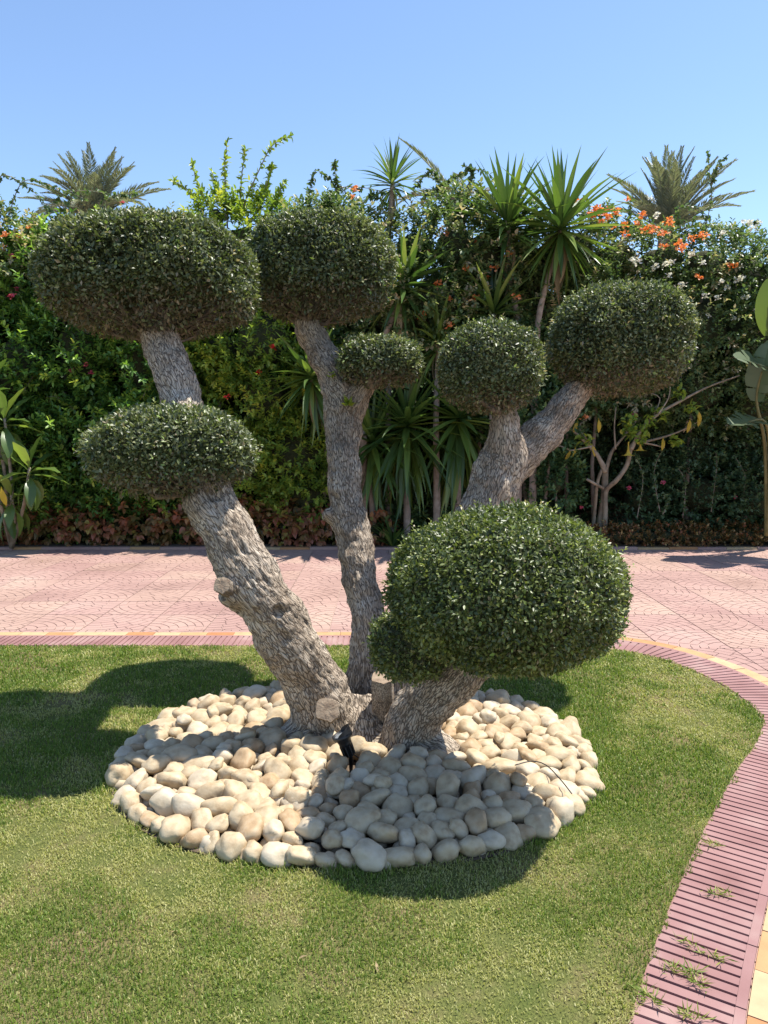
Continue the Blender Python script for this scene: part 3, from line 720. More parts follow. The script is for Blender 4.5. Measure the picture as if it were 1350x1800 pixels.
for k in STONE_TINT:
    for i in range(12):
        m_ = stone_mesh(i + 1); m_.materials.append(M['stone_' + k]); SM[k].append(m_)
TR = [(np.array(P(575, 1320, 3.78)[:2]), .215), (np.array(P(706, 1340, 3.55)[:2]), .175), (np.array(P(640, 1330, 3.95)[:2]), .20), (np.array(P(690, 1340, 3.80)[:2]), .17),
      (np.array(P(500, 1310, 3.62)[:2]), .06), (np.array(P(790, 1340, 3.42)[:2]), .065), (np.array(P(640, 1350, 3.62)[:2]), .15), (np.array(P(614, 1330, 3.29)[:2]), .045), (np.array(P(614, 1360, 3.18)[:2]), .03)]
def pack(n, rlo, rhi, it=260, seed=3):
    q = np.random.default_rng(seed)
    r_ = np.clip(q.normal((rlo + rhi) / 2, (rhi - rlo) / 3.2, n), rlo, rhi)
    th = q.uniform(0, 2 * math.pi, n); rr = np.sqrt(q.uniform(0, 1, n)) * .95
    p = np.stack([BC[0] + BRX * rr * np.cos(th), BC[1] + BRY * rr * np.sin(th)], 1)
    for _ in range(it):
        d = p[:, None] - p[None]; l = np.sqrt((d ** 2).sum(2)) + np.eye(n) * 9 + 1e-9
        ov = np.clip(r_[:, None] + r_[None] - l, 0, None)
        p += (d / l[..., None] * ov[..., None]).sum(1) * .30
        for c, cr_ in TR:
            d2 = p - c; l2 = np.linalg.norm(d2, axis=1) + 1e-9; o2 = np.clip(cr_ + r_ * .75 - l2, 0, None); p += d2 / l2[:, None] * o2[:, None]
        f = bed_f(p[:, 0] + 0, p[:, 1] + 0, -.035); k = f > 1
        if k.any():
            d3 = p[k] - np.array(BC); p[k] -= d3 * (1 - f[k] ** (-1 / 2.2))[:, None]
    return p, r_
SP, SR = pack(385, .036, .068)
order = np.argsort(-(SR / SP[:, 1])); SP, SR = SP[order], SR[order]      # those that show largest come first
SLAB = dict(cream='smooth rounded cream stone %s', ivory='chalky white rounded stone %s', honey='honey brown rounded stone %s')
for i in range(300):
    x, y = SP[i]; r_ = SR[i]; k = random.choices(['cream', 'ivory', 'honey'], [.66, .22, .12])[0]
    o = link('stone', random.choice(SM[k]))
    edge = float(bed_f(x, y)); zz = .030 + r_ * .42 + random.uniform(0, .018) - (.032 if edge > .80 else 0)
    s_ = r_ * random.uniform(1.18, 1.36)
    o.location = (x, y, zz); o.scale = (s_ * random.uniform(.95, 1.15), s_ * random.uniform(.9, 1.05), s_ * random.uniform(.76, .98))
    o.rotation_euler = (random.gauss(0, .30), random.gauss(0, .30), random.uniform(0, 6.283))
    dt = min(np.hypot(x - c[0], y - c[1]) - cr_ for c, cr_ in TR)
    tag(o, SLAB[k] % ('at the outer rim of the ring beside the lawn' if edge > .74 else 'nestled against the foot of the tree' if dt < .10 else 'within the ring round the tree'), 'stone', 'stones in the ring round the tree')
# extra stones perched on the ring
for i in range(18):
    while True:
        a = random.uniform(0, 6.283); f = random.uniform(.45, .9); x = BC[0] + BRX * f * math.cos(a); y = BC[1] + BRY * f * math.sin(a)
        if all(np.hypot(x - c[0], y - c[1]) > cr_ + .07 for c, cr_ in TR): break
    k = random.choices(['cream', 'ivory', 'honey'], [.6, .25, .15])[0]; o = link('stone', random.choice(SM[k])); s_ = random.uniform(.042, .056)
    o.location = (x, y, .100); o.scale = (s_ * 1.15, s_, s_ * .9); o.rotation_euler = (random.gauss(0, .3), random.gauss(0, .3), random.uniform(0, 6.28))
    tag(o, SLAB[k] % 'perched on top of the ring round the tree', 'stone', 'stones in the ring round the tree')

# a buried course beneath, and the smallest stones, too many to keep apart
UP, UR = pack(300, .045, .058, 120, 9)
base_st = stone_mesh(31); bvv = np.array([v.co[:] for v in base_st.vertices]); bff = np.array([p.vertices[:] for p in base_st.polygons])
VV = []; FF = []
for (x, y), r_, z in [(UP[i], UR[i] * 1.1, .012) for i in range(len(UP))] + [(SP[i], SR[i] * 1.25, .026 + SR[i] * .42) for i in range(300, len(SP))]:
    m3 = np.array(Matrix.Rotation(R.uniform(0, 6.28), 3, 'Z') @ Matrix.Rotation(R.normal(0, .3), 3, 'X') @ Matrix.Rotation(R.normal(0, .3), 3, 'Y'))
    FF.append(bff + len(VV) * len(bvv)); VV.append((bvv * r_) @ m3.T + np.array([x, y, z]))
me = mesh_np('small_stones', np.concatenate(VV), np.concatenate(FF), smooth=True)
tag(link('small_stones', me, None, M['stone_bed']), 'small cream stones filling the gaps between the larger ones', 'stones', kind='stuff')
bpy.data.meshes.remove(base_st)

# ------------------------------------------------------------------ garden spotlight
def spotlight():
    base = P(617, 1345, 3.30); base.z = .03
    t = empty('garden_spotlight', base, 'small black garden spotlight on a spike at the foot of the tree', 'lamp')
    head = P(604, 1299, 3.29); ax = Vector((-.34, .02, .90)).normalized()
    q = ax.to_track_quat('Z', 'Y').to_matrix().to_4x4() @ Matrix.Diagonal((1.02, 1.02, 1.0, 1)); q.translation = head
    B = Buf(); B.lathe([(.018, -.085), (.024, -.083), (.026, -.03), (.030, -.028), (.030, -.018), (.034, .0), (.045, .008), (.047, .014), (.047, .026), (.041, .027), (.039, .016), (.0, .015)], q, 28)
    h = B.build('housing', M['black_plastic'], t, True)
    B = Buf(); B.lathe([(.0385, .0165), (.0385, .019), (.03, .0205), (.001, .021)], q, 28); g = B.build('lens', M['lamp_glass'], None, True); g.parent = h
    B = Buf()
    for k in range(9):                                             # cooling fins
        an = 2 * math.pi * k / 9; c = q @ Vector((.029 * math.cos(an), .029 * math.sin(an), -.055)); B.tube([q @ Vector((.027 * math.cos(an), .027 * math.sin(an), -.08)), q @ Vector((.029 * math.cos(an), .029 * math.sin(an), -.03))], [.003, .003], 5)
    f = B.build('cooling_fin', M['black_plastic'], None); f.parent = h
    # glare shield: half a ring standing on the rim
    V = []; F = []; n = 14
    for k in range(n + 1):
        an = math.radians(-20 + 220 * k / n); hgt = .030 * math.sin(math.pi * k / n) ** .7
        for rr, z in ((.0455, .024), (.0455, .026 + hgt), (.043, .026 + hgt), (.043, .024)):
            V.append(q @ Vector((rr * math.cos(an), rr * math.sin(an), z)))
    for k in range(n):
        for j in range(4): F.append((k * 4 + j, k * 4 + (j + 1) % 4, (k + 1) * 4 + (j + 1) % 4, (k + 1) * 4 + j))
    link('glare_shield', mesh_py('glare_shield', V, F, False), t, M['black_plastic'])
    B = Buf(); neck = q @ Vector((0, 0, -.085)); B.tube([neck, neck.lerp(Vector((base.x, base.y, .08)), .5), Vector((base.x, base.y, .07)), Vector((base.x, base.y, -.02))], [.011, .010, .012, .005], 10)
    B.build('spike', M['black_plastic'], t, True)
    B = Buf(); B.tube([neck + Vector((.01, 0, .01)), neck + Vector((.045, -.01, -.01)), Vector((base.x + .05, base.y - .02, .09)), Vector((base.x + .035, base.y - .05, .05))], [.003] * 4, 6); B.build('cable', M['black_plastic'], t, True)
spotlight()
# a thin black drip hose lying over the stones
pts = [G(905, 1345, .13), G(935, 1338, .14), G(960, 1345, .135), G(985, 1370, .125), G(1005, 1395, .11)]
B = Buf(); B.tube([Vector(q[:3]) for q in catmull([tuple(p) for p in pts], .02)], [.0025] * len(catmull([tuple(p) for p in pts], .02)), 6)
tag(B.build('drip_hose', M['black_plastic'], None, True), 'thin black drip hose looped over the stones', 'hose')

# ------------------------------------------------------------------ garden wall behind the planting
wall = empty('garden_wall', (0, 12.0, 0), 'tan plastered garden wall hidden behind the planting', 'wall')
B = Buf(); B.box((-13, 12.0, -.05), (13, 12.22, 2.3)); B.build('wall_panel', M['wall'], wall)
B = Buf(); B.box((-13, 11.96, 2.3), (13, 12.26, 2.38)); B.build('coping', M['wall'], wall)

# ------------------------------------------------------------------ shrubs
def shrub(name, label, cat, blobs, mat, per_m2=60, nleaf=10, slen=.16, L=.06, W=.032, up=.45, four=False, base=None, inner=True, inner_k=.48, rmean=.45, rsd=.2, back=.25, stems=4, droop=.1, spread=.9, fill=1.0):
    """blobs: (centre Vector, rx, ry, rz); leaves in sprigs on the lumpy union of them"""
    cx = sum(b[0].x for b in blobs) / len(blobs); cy = sum(b[0].y for b in blobs) / len(blobs)
    t = empty(name, (cx, cy, .03), label, cat, {'bougainvillea': 'bougainvilleas along the hedge', 'evergreen_shrub': 'evergreen shrubs along the hedge'}.get(name))
    ps = []; os_ = []; tip = []
    for bi, (c, rx, ry, rz) in enumerate(blobs):
        ar = 4 * math.pi * ((rx * ry) ** 1.6 / 3 + (rx * rz) ** 1.6 / 3 + (ry * rz) ** 1.6 / 3) ** (1 / 1.6)
        n = int(ar * per_m2); u = rand_unit(n); u = u[(u[:, 1] < back)]
        lump = np.array([noise.noise(Vector(x) * 2.2 + c) * .18 + noise.noise(Vector(x) * 5 + c) * .10 for x in u]) + 1
        p = np.array(c) + u * np.array([rx, ry, rz]) * (lump * R.uniform(.66, 1.05, len(u)))[:, None]
        ok = p[:, 2] > .05
        for bj, (c2, x2, y2, z2) in enumerate(blobs):
            if bj != bi: ok &= (((p - np.array(c2)) / np.array([x2, y2, z2])) ** 2).sum(1) > .52
        tip.append((R.uniform(size=len(p)) < .16)[ok]); ps.append(p[ok]); os_.append(norm(u / np.array([rx, ry, rz]))[ok])
    p = np.concatenate(ps); o = np.concatenate(os_); n = len(p); tip = np.concatenate(tip)
    p[tip] += o[tip] * (.07 * L / .07)
    a = norm(o * .75 + np.array([0, 0, up]) + rand_unit(n) * .55)
    clump = np.array([noise.noise(Vector(x) * 2.3) + .5 * noise.noise(Vector(x) * 6) for x in p])
    br = np.clip(rmean + clump * .35 + R.normal(0, rsd * .5, n) + tip * .28, 0, 1)
    V, F, r_ = sprigs(p, a, nleaf, slen * R.uniform(.6, 1.4, n), L, W, br, droop, four, spread)
    f = link('foliage', mesh_np('foliage', V, F, r_), t, M[mat]); f['kind'] = 'stuff'
    if inner:  # solid lumps added inside the blobs so light doesn't leak between leaves
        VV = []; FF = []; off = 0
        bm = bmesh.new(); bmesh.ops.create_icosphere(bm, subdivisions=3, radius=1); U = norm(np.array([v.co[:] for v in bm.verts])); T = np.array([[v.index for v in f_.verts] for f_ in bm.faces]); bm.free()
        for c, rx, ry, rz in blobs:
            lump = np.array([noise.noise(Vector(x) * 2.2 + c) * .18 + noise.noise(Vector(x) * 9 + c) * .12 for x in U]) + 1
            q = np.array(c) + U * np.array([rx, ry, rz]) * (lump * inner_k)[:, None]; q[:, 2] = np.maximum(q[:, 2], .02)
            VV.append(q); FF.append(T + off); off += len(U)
        i_ = link('dark_core', mesh_np('dark_core', np.concatenate(VV), np.concatenate(FF)), t, M['inner']); i_['kind'] = 'stuff'
    for k in range(stems):
        c, rx, ry, rz = blobs[(k * 3) % len(blobs)]; b0 = Vector((c.x + random.uniform(-.3, .3) * rx, c.y + .1 * ry, .0)); B = Buf()
        B.tube([b0, b0.lerp(c, .35) + Vector((random.uniform(-.08, .08), 0, 0)), b0.lerp(c, .7) + Vector((random.uniform(-.1, .1), 0, 0)), c], [.035, .028, .022, .012], 7); B.build('stem', M['cane'], t, True)
    return t
def shoot(t, pts, r0, mat, nl, L, W, rm=.6, four=True, name='shoot', spread=1.0, droop=0.0, out=None):
    """an arching stem with leaves along it"""
    C = catmull([tuple(p) for p in pts], .06); m_ = len(C)
    B = Buf(); B.tube([Vector(q[:3]) for q in C], [r0 * (1 - .75 * i / m_) for i in range(m_)], 5); st = B.build(name, M['cane'], t, True)
    idx = R.uniform(.12, 1, nl) * (m_ - 1); i0 = np.clip(idx.astype(int), 0, m_ - 2); fr = (idx - i0)[:, None]
    pos = C[i0] * (1 - fr) + C[i0 + 1] * fr; tg = norm(C[i0 + 1] - C[i0])
    ax = norm(tg * .5 + rand_unit(nl) * spread + np.array([0, 0, -droop]))
    V, F, r_ = leaf_soup(pos, ax, rand_unit(nl) * .7 + np.array([0, 0, .8]), L * R.uniform(.6, 1.25, nl), W * R.uniform(.7, 1.25, nl), np.clip(R.normal(rm, .18, nl), 0, 1), four)
    lv = bpy.data.objects.new('shoot_leaves', mesh_np('shoot_leaves', V, F, r_)); COL.objects.link(lv); lv.data.materials.append(M[mat]); lv.parent = st; lv['kind'] = 'stuff'
def flower_mesh(seed, n, rad, L, W, mat):
    q = np.random.default_rng(seed); p = norm(q.normal(size=(n, 3))) * rad * q.uniform(.2, 1, (n, 1)); a = norm(p + q.normal(size=(n, 3)) * rad * .8)
    V, F, r_ = leaf_soup(p, a, norm(q.normal(size=(n, 3))), np.full(n, L), np.full(n, W), q.uniform(0, 1, n), True)
    me = mesh_np('flower', V, F, r_); me.materials.append(M[mat]); return me
FLM = {k: [flower_mesh(i, 16, .055, .05, .045, k) for i in range(3)] for k in ('orange_bract', 'white_bract', 'pink_bract', 'red_petal')}
def flowers(t, kind, lst, d, sz=1.0, name='flower'):
    for px, py in lst:
        o = link(name, random.choice(FLM[kind]), t); o.location = P(px, py, d + random.uniform(-.1, .1)); s_ = sz * random.uniform(.75, 1.25)
        o.scale = (s_ * 1.25, s_, s_ * random.uniform(.7, 1.0)); o.rotation_euler = (random.uniform(-.5, .5), random.uniform(-.5, .5), random.uniform(0, 6.28))
def blobs_px(lst, d, jit=.15, slope=0.0):
    out = []
    for px, py, hw, hh, *dd in lst:
        dd = dd[0] if dd else d; s_ = mpp(px, py, dd)
        dd = dd - slope * (py - 400) / 500
        out.append((P(px, py, dd + random.uniform(-jit, jit)), hw * s_, max(.45, min(hw, hh) * s_ * .9), hh * s_))
    return out
D0 = 10.75
# tall hedge closing the garden behind everything
bb = []; x = -7.2
while x < 7.3:
    for z, rz in ((.9, .95), (2.3, .95), (3.4, .85)):
        bb.append((Vector((x + random.uniform(-.2, .2), 11.55 + random.uniform(-.12, .12), z + random.uniform(-.15, .15))), .85, .5, rz))
    x += 1.15
shrub('boundary_hedge', 'tall dark boundary hedge closing the garden behind the flowering shrubs', 'hedge', bb, 'hedge_dark', 62, 9, .22, .10, .055, rmean=.4, back=-.05, stems=3, inner_k=.8)
# evergreen mass, left
sh1 = shrub('evergreen_shrub', 'dense green evergreen shrub wall behind the low copper hedge', 'shrub',
      blobs_px([(-70, 560, 90, 130), (40, 650, 90, 110), (150, 620, 90, 120), (250, 640, 90, 110), (60, 790, 100, 100), (180, 780, 100, 100), (290, 790, 100, 100), (-60, 780, 100, 110), (160, 880, 120, 60), (20, 880, 120, 60), (300, 890, 110, 60), (120, 500, 100, 90), (250, 520, 90, 90)], 10.9, slope=.42), 'hedge_green', 105, 11, .20, .085, .045, four=True, rmean=.42)
for a in [(70, 700, 130, 720), (150, 790, 190, 880), (200, 690, 150, 760), (90, 640, 40, 690), (230, 600, 280, 650), (300, 640, 250, 700), (30, 860, 80, 905), (120, 905, 160, 880)]:
    shoot(sh1, [P(a[0], a[1], 10.35), P((a[0] + a[2]) / 2, (a[1] + a[3]) / 2 - 12, 10.1), P(a[2], a[3], 10.0)], .008, 'lime', 60, .085, .045, .45)
flowers(sh1, 'pink_bract', [(125, 652), (152, 640), (160, 655), (20, 520)], 10.0, .6)
# bougainvillea, far left top
bg1 = shrub('bougainvillea', 'bougainvillea with dusty olive leaves and a few pink bracts above the evergreen shrub', 'bougainvillea',
      blobs_px([(-40, 460, 70, 80), (30, 480, 70, 80), (20, 420, 40, 26), (100, 450, 60, 40), (-30, 390, 40, 34)], D0 - .1), 'boug', 105, 10, .2, .065, .042, four=True, rmean=.55)
for pts in ([(10, 400), (40, 320), (100, 330), (150, 350)], [(-20, 380), (0, 310), (50, 330), (90, 370)], [(60, 420), (100, 350), (150, 335), (205, 345)], [(150, 400), (190, 350), (240, 340)], [(60, 430), (110, 370), (130, 340)]):
    shoot(bg1, [P(x, y, 10.5) for x, y in pts], .008, 'boug', 75, .065, .045, .5, droop=.35)
flowers(bg1, 'orange_bract', [(10, 412), (50, 400), (34, 415), (5, 435)], 10.2, .7); flowers(bg1, 'pink_bract', [(22, 450), (30, 508), (216, 355), (60, 480)], 10.2, .55)
# golden duranta with long shoots
du = shrub('golden_shrub', 'tall yellow-green shrub with long leafy shoots rising between two clipped pads', 'shrub',
      blobs_px([(430, 430, 60, 60), (470, 400, 40, 40), (400, 480, 70, 80), (460, 600, 90, 90), (390, 620, 70, 80), (480, 500, 60, 80), (470, 700, 90, 90), (520, 800, 90, 90), (430, 820, 90, 90), (380, 385, 26, 30), (540, 880, 80, 60), (560, 700, 60, 90)], 10.8, slope=.40), 'lime', 100, 11, .2, .075, .042, four=True, rmean=.42)
for pts in ([(400, 400), (395, 300), (400, 245)], [(420, 380), (455, 300), (480, 255), (513, 238)], [(390, 400), (350, 330), (338, 285)], [(420, 400), (425, 310), (432, 262)], [(380, 420), (340, 345), (305, 318)], [(450, 380), (470, 320), (478, 290)], [(400, 390), (380, 330), (372, 300)], [(470, 390), (490, 340), (500, 320)]):
    shoot(du, [P(x, y, 10.6) for x, y in pts], .012, 'lime', 95, .085, .038, .6)
flowers(du, 'red_petal', [(398, 697), (480, 610), (455, 655)], 9.9, .55)
# evergreen fill behind the middle limb
sh2 = shrub('evergreen_shrub', 'dark leafy shrub between the middle limb and the golden shrub', 'shrub',
      blobs_px([(610, 640, 70, 110, 10.9), (600, 800, 80, 110, 10.9), (690, 680, 80, 100, 11.2), (700, 830, 90, 100, 11.2), (520, 720, 70, 110, 10.9), (800, 760, 90, 120, 11.3), (690, 905, 60, 50, 10.55), (770, 905, 60, 50, 10.55), (850, 905, 60, 50, 10.55)], 11.0), 'hedge_dark', 75, 10, .2, .085, .045, four=True, rmean=.4)
# bougainvillea in the middle
bg2 = shrub('bougainvillea', 'tangled bougainvillea with orange bracts behind the yuccas', 'bougainvillea',
      blobs_px([(560, 415, 60, 45), (640, 430, 70, 50), (600, 395, 45, 28), (730, 440, 70, 60), (800, 440, 70, 75), (800, 385, 45, 35), (850, 460, 80, 100), (760, 540, 90, 90), (860, 580, 80, 80), (930, 480, 70, 90), (690, 540, 70, 90), (880, 410, 60, 45)], 10.5), 'boug', 100, 10, .2, .068, .044, four=True, rmean=.5)
for pts in ([(560, 390), (590, 335), (640, 330), (700, 345)], [(600, 370), (590, 310), (588, 285)], [(640, 380), (610, 340), (560, 300)], [(540, 380), (545, 330), (555, 300)], [(760, 360), (800, 310), (850, 300), (880, 330)], [(780, 340), (760, 300), (730, 330)], [(820, 340), (830, 300), (815, 292)], [(700, 380), (670, 350), (650, 345)], [(740, 350), (770, 330), (790, 320)]):
    shoot(bg2, [P(x, y, 10.6) for x, y in pts], .009, 'boug', 85, .07, .046, .45, droop=.25)
flowers(bg2, 'orange_bract', [(742, 557), (780, 408), (857, 488), (836, 523), (790, 571), (791, 525), (624, 332), (895, 446), (917, 414), (838, 425), (850, 418), (745, 550), (760, 440), (620, 345), (870, 470), (820, 470), (905, 520), (770, 500)], 9.95, .8)
# bougainvillea, right: orange on top, white below
bg3 = shrub('bougainvillea', 'large bougainvillea mound with clusters of both orange and white bracts', 'bougainvillea',
      blobs_px([(1010, 450, 70, 80), (1080, 460, 80, 55), (1160, 465, 80, 55), (1240, 470, 80, 55), (1320, 490, 80, 62), (1400, 500, 80, 90), (1040, 560, 80, 100), (1130, 570, 90, 100), (1230, 580, 90, 100), (1320, 600, 90, 100), (1010, 660, 80, 80), (1110, 680, 90, 70), (1220, 690, 90, 70), (1330, 710, 90, 70), (960, 560, 60, 90)], 10.75, slope=.25), 'boug', 110, 10, .19, .062, .040, four=True, rmean=.48)
for pts in ([(1235, 420), (1250, 350), (1247, 300), (1243, 270)], [(1250, 330), (1262, 290), (1275, 278)], [(1100, 410), (1110, 360), (1108, 350)], [(1200, 410), (1190, 372), (1210, 362), (1240, 380)], [(1290, 420), (1310, 395), (1330, 390)], [(1050, 420), (1040, 380), (1070, 365)]):
    shoot(bg3, [P(x, y, 10.5) for x, y in pts], .008, 'boug', 60, .065, .048, .55, droop=.2)
flowers(bg3, 'orange_bract', [(1010, 352), (1050, 366), (1062, 374), (1070, 382), (1045, 372), (1098, 395), (1120, 393), (1147, 407), (1165, 410), (1180, 393), (1128, 378), (1080, 398), (1100, 412), (1232, 412), (1238, 415), (1168, 432), (1200, 437), (1195, 430), (1287, 467), (1230, 487), (1104, 350), (1150, 400), (1175, 388), (1085, 372), (1020, 360), (1040, 378), (1215, 420), (1135, 402), (1055, 390)], 10.05, .85)
flowers(bg3, 'white_bract', [(1320, 392), (1335, 390), (1310, 390), (1326, 400), (1112, 457), (1118, 460), (1180, 461), (1172, 463), (1215, 447), (1235, 462), (1176, 484), (1268, 495), (1278, 505), (1312, 522), (1262, 523), (1300, 490), (1240, 520), (1330, 545), (1155, 378), (1270, 410), (1200, 500), (1290, 560), (1245, 555), (1150, 600 - 130)], 10.0, .75)
# lower right: dark climbing-rose thicket
sh3 = shrub('rose_thicket', 'dark green rose thicket in shade above the trimmed border', 'shrub',
      blobs_px([(1120, 790, 80, 70, 11.2), (1210, 790, 90, 80, 11.1), (1300, 800, 80, 90, 11.1), (1130, 880, 80, 60, 10.7), (1230, 870, 90, 70, 10.6), (1330, 880, 80, 70, 10.6), (1000, 760, 60, 70, 11.5), (1400, 800, 80, 120, 11.1)], 11.0), 'rose', 125, 10, .2, .06, .042, four=False, rmean=.48, inner_k=.40)
for pts in ([(1160, 900), (1150, 830), (1165, 790)], [(1120, 910), (1130, 840), (1115, 800)], [(1250, 900), (1260, 820), (1258, 795)], [(1200, 910), (1205, 850), (1190, 820)], [(1300, 900), (1310, 840), (1290, 800)], [(1165, 905), (1175, 880), (1165, 870)]):
    shoot(sh3, [P(x, y, 10.15) for x, y in pts], .007, 'rose', 55, .06, .045, .7)
flowers(sh3, 'pink_bract', [(1105, 858), (1022, 892), (1166, 848), (1293, 874)], 10.1, .45)
sh4 = shrub('evergreen_shrub', 'leafy evergreen shrub behind the forked limb of the cloud-pruned tree', 'shrub', blobs_px([(925, 640, 50, 60), (965, 740, 45, 70), (905, 740, 50, 80), (880, 620, 50, 70), (975, 850, 40, 50)], 10.35), 'hedge_dark', 130, 9, .2, .08, .045, four=False, rmean=.4, inner_k=.35)

# ------------------------------------------------------------------ low copper-leaf hedge (left) and trimmed border (right)
def heart_leaf(seed):
    q = random.Random(seed); L_, W_ = 1.0, .72
    rows = [(0, .0), (.06, .30), (.22, .50), (.45, .46), (.68, .30), (.86, .13), (1.0, 0)]
    V = []; F = []; bend = q.uniform(.15, .45)
    for i, (t, w_) in enumerate(rows):
        z = -bend * t * t
        V += [(t, -w_ * W_, z + w_ * .28), (t, 0, z), (t, w_ * W_, z + w_ * .28)]
    for i in range(len(rows) - 1):
        a, b = i * 3, i * 3 + 3; F += [(a, b, b + 1, a + 1), (a + 1, b + 1, b + 2, a + 2)]
    return mesh_py('leaf', V, F)
HL = [heart_leaf(i) for i in range(4)]
for m_ in HL: m_.materials.append(M['copper_obj'])
def orient(o, loc, axis, up, s_):
    axis = Vector(axis).normalized(); up = Vector(up); up = (up - axis * up.dot(axis)).normalized(); y = up.cross(axis)
    o.matrix_basis = Matrix(((axis.x, y.x, up.x, loc[0]), (axis.y, y.y, up.y, loc[1]), (axis.z, y.z, up.z, loc[2]), (0, 0, 0, 1))) @ Matrix.Diagonal((s_, s_, s_, 1))
def copper_hedge():
    blobs = []
    x = -5.9
    while x < -.05:
        h = .50 + .06 * noise.noise((x * 1.3, 0, 0)) + (.12 if -2.9 < x < -2.0 else 0)
        blobs.append((Vector((x, 10.22, h * .48)), .30, .24, h * .52)); x += .30
    t = shrub('copper_hedge', 'low hedge of drooping copper-brown leaves along the back of the driveway', 'hedge', blobs, 'copper', 90, 7, .12, .10, .07, up=.1, four=True, stems=0, droop=.5, rmean=.5, rsd=.4, back=.5)
    n = 0
    while n < 290:
        c, rx, ry, rz = random.choice(blobs)
        u = Vector((random.gauss(0, 1), -abs(random.gauss(0, .9)), random.gauss(.1, .7))).normalized()
        p = c + Vector((u.x * rx, u.y * ry * 1.12, u.z * rz * 1.1))
        if p.z < .08: continue
        o = link('leaf', random.choice(HL), t)
        orient(o, p, Vector((u.x * .6 + random.gauss(0, .35), -.35 + random.gauss(0, .2), -.75 + random.gauss(0, .3))), Vector((u.x * .5, -1, .5 + random.gauss(0, .3))), random.uniform(.085, .145)); n += 1
copper_hedge()
def trimmed_border():
    blobs = []; x = 2.55
    while x < 6.2:
        blobs.append((Vector((x, 10.08, .13)), .24, .20, .155)); x += .22
    shrub('trimmed_border', 'knee-low trimmed brown-green border hedge below the rose thicket', 'hedge', blobs, 'copper_trim', 260, 8, .06, .04, .026, up=.2, stems=0, rmean=.5, rsd=.5, back=.5)
trimmed_border()

# ------------------------------------------------------------------ yuccas
def sword(bend, curl, seed):
    q = random.Random(seed); n = 7; V = []; F = []; x = z = 0; a = 0
    ws = [.022, .034, .042, .043, .038, .027, .013, .0008]
    for i in range(n + 1):
        w_ = ws[i]; V += [(x, -w_, z + w_ * .45), (x, 0, z), (x, w_, z + w_ * .45)]
        a = -bend * ((i + 1) / n) ** curl; x += math.cos(a) / n; z += math.sin(a) / n
    for i in range(n):
        b, c = i * 3, i * 3 + 3; F += [(b, c, c + 1, b + 1), (b + 1, c + 1, c + 2, b + 2)]
    return mesh_py('leaf', V, F)
SW = [sword(.12, 1.5, 1), sword(.30, 1.5, 2), sword(.65, 1.3, 3), sword(1.15, 1.1, 4), sword(.45, 2.2, 5)]
for m_ in SW: m_.materials.append(M['yucca'])
SWD = [sword(1.1, 1.0, 6)]; SWD[0].materials.append(M['dry_yucca'])
def yucca(label, px, py, d, size, nleaf=70, e0=86, e1=-55, trunk=None, lean=(0, 0), r0=.045, dry=5, skirt=0.0):
    """size = leaf length; e0..e1 = elevation of youngest and oldest leaves"""
    c = P(px, py, d); base = P(*trunk[-1]) if trunk else Vector((c.x, c.y, 0)); base.z = 0
    t = empty('yucca', base, label, 'yucca', 'yuccas in front of the hedge')
    if trunk: pts = [c] + [P(*q) for q in trunk]
    else: pts = [c, Vector((c.x + random.uniform(-.05, .05), c.y, c.z * .6)), Vector((c.x, c.y, c.z * .3))]
    pts = pts + [base]
    C = catmull([tuple(p) for p in pts], .12); B = Buf(); B.tube([Vector(q[:3]) for q in C], [r0 * (.75 + .5 * i / len(C)) * (1 + .06 * math.sin(i * 2.2)) for i in range(len(C))], 10); B.build('trunk', M['cane'], t, True)
    up0 = Vector((lean[0], lean[1], 1)).normalized(); e_x = up0.orthogonal().normalized(); e_y = up0.cross(e_x)
    for i in range(nleaf):
        f = i / (nleaf - 1); el = math.radians(e0 + (e1 - e0) * f ** .78 + random.gauss(0, 5)); az = i * 2.39996 + random.gauss(0, .12)
        h = (e_x * math.cos(az) + e_y * math.sin(az)); ax = h * math.cos(el) + up0 * math.sin(el)
        m_ = SW[0] if f < .2 else random.choice([SW[0], SW[1], SW[4]]) if f < .55 else random.choice([SW[1], SW[2]]) if f < .8 else random.choice([SW[2], SW[3]])
        if el < math.radians(-10): m_ = random.choice([SW[1], SW[0]])
        o = link('leaf', m_, t); s_ = size * random.uniform(.85, 1.1) * (.80 + .25 * math.sin(math.pi * min(1, .2 + f)) + skirt * f * f)
        upv = up0 if abs(ax.dot(up0)) < .97 else -h
        orient(o, c + up0 * (.10 * (1 - f)) - up0 * .10 * f + h * .02, ax, upv, s_)
    for i in range(dry):
        az = random.uniform(0, 6.28); h = Vector((math.cos(az), math.sin(az), 0)); o = link('dry_leaf', SWD[0], t)
        orient(o, c - up0 * random.uniform(.1, .2) + h * .03, h * .45 + Vector((0, 0, -.9)), h, size * random.uniform(.6, .95))
yucca('slender yucca with a small round head standing against the sky', 690, 322, 10.3, .50, 60, 88, -25, [(686, 380, 10.3), (683, 470, 10.35)], r0=.04, dry=3)
yucca('broad yucca head with upright blades above the orange bracts', 893, 400, 10.0, .88, 72, 87, -35, [(900, 500, 10.1), (915, 640, 10.2)], (-.05, 0), dry=4)
yucca('tall yucca on a bare curving pale trunk with hanging lower blades', 985, 405, 9.85, .95, 96, 88, -72, [(978, 440, 9.9), (960, 500, 9.95), (945, 575, 10.0), (940, 700, 10.1)], (.03, 0), r0=.045, dry=6)
yucca('bright green yucca clump arching beside the centre pad', 708, 505, 10.0, .85, 85, 80, -55, [(690, 560, 10.05), (655, 640, 10.1), (640, 750, 10.15)], (.25, 0), dry=8)
yucca('shaded yucca head with spreading blades under the orange bracts', 868, 552, 10.0, .72, 70, 84, -35, None, (-.1, 0), dry=3)
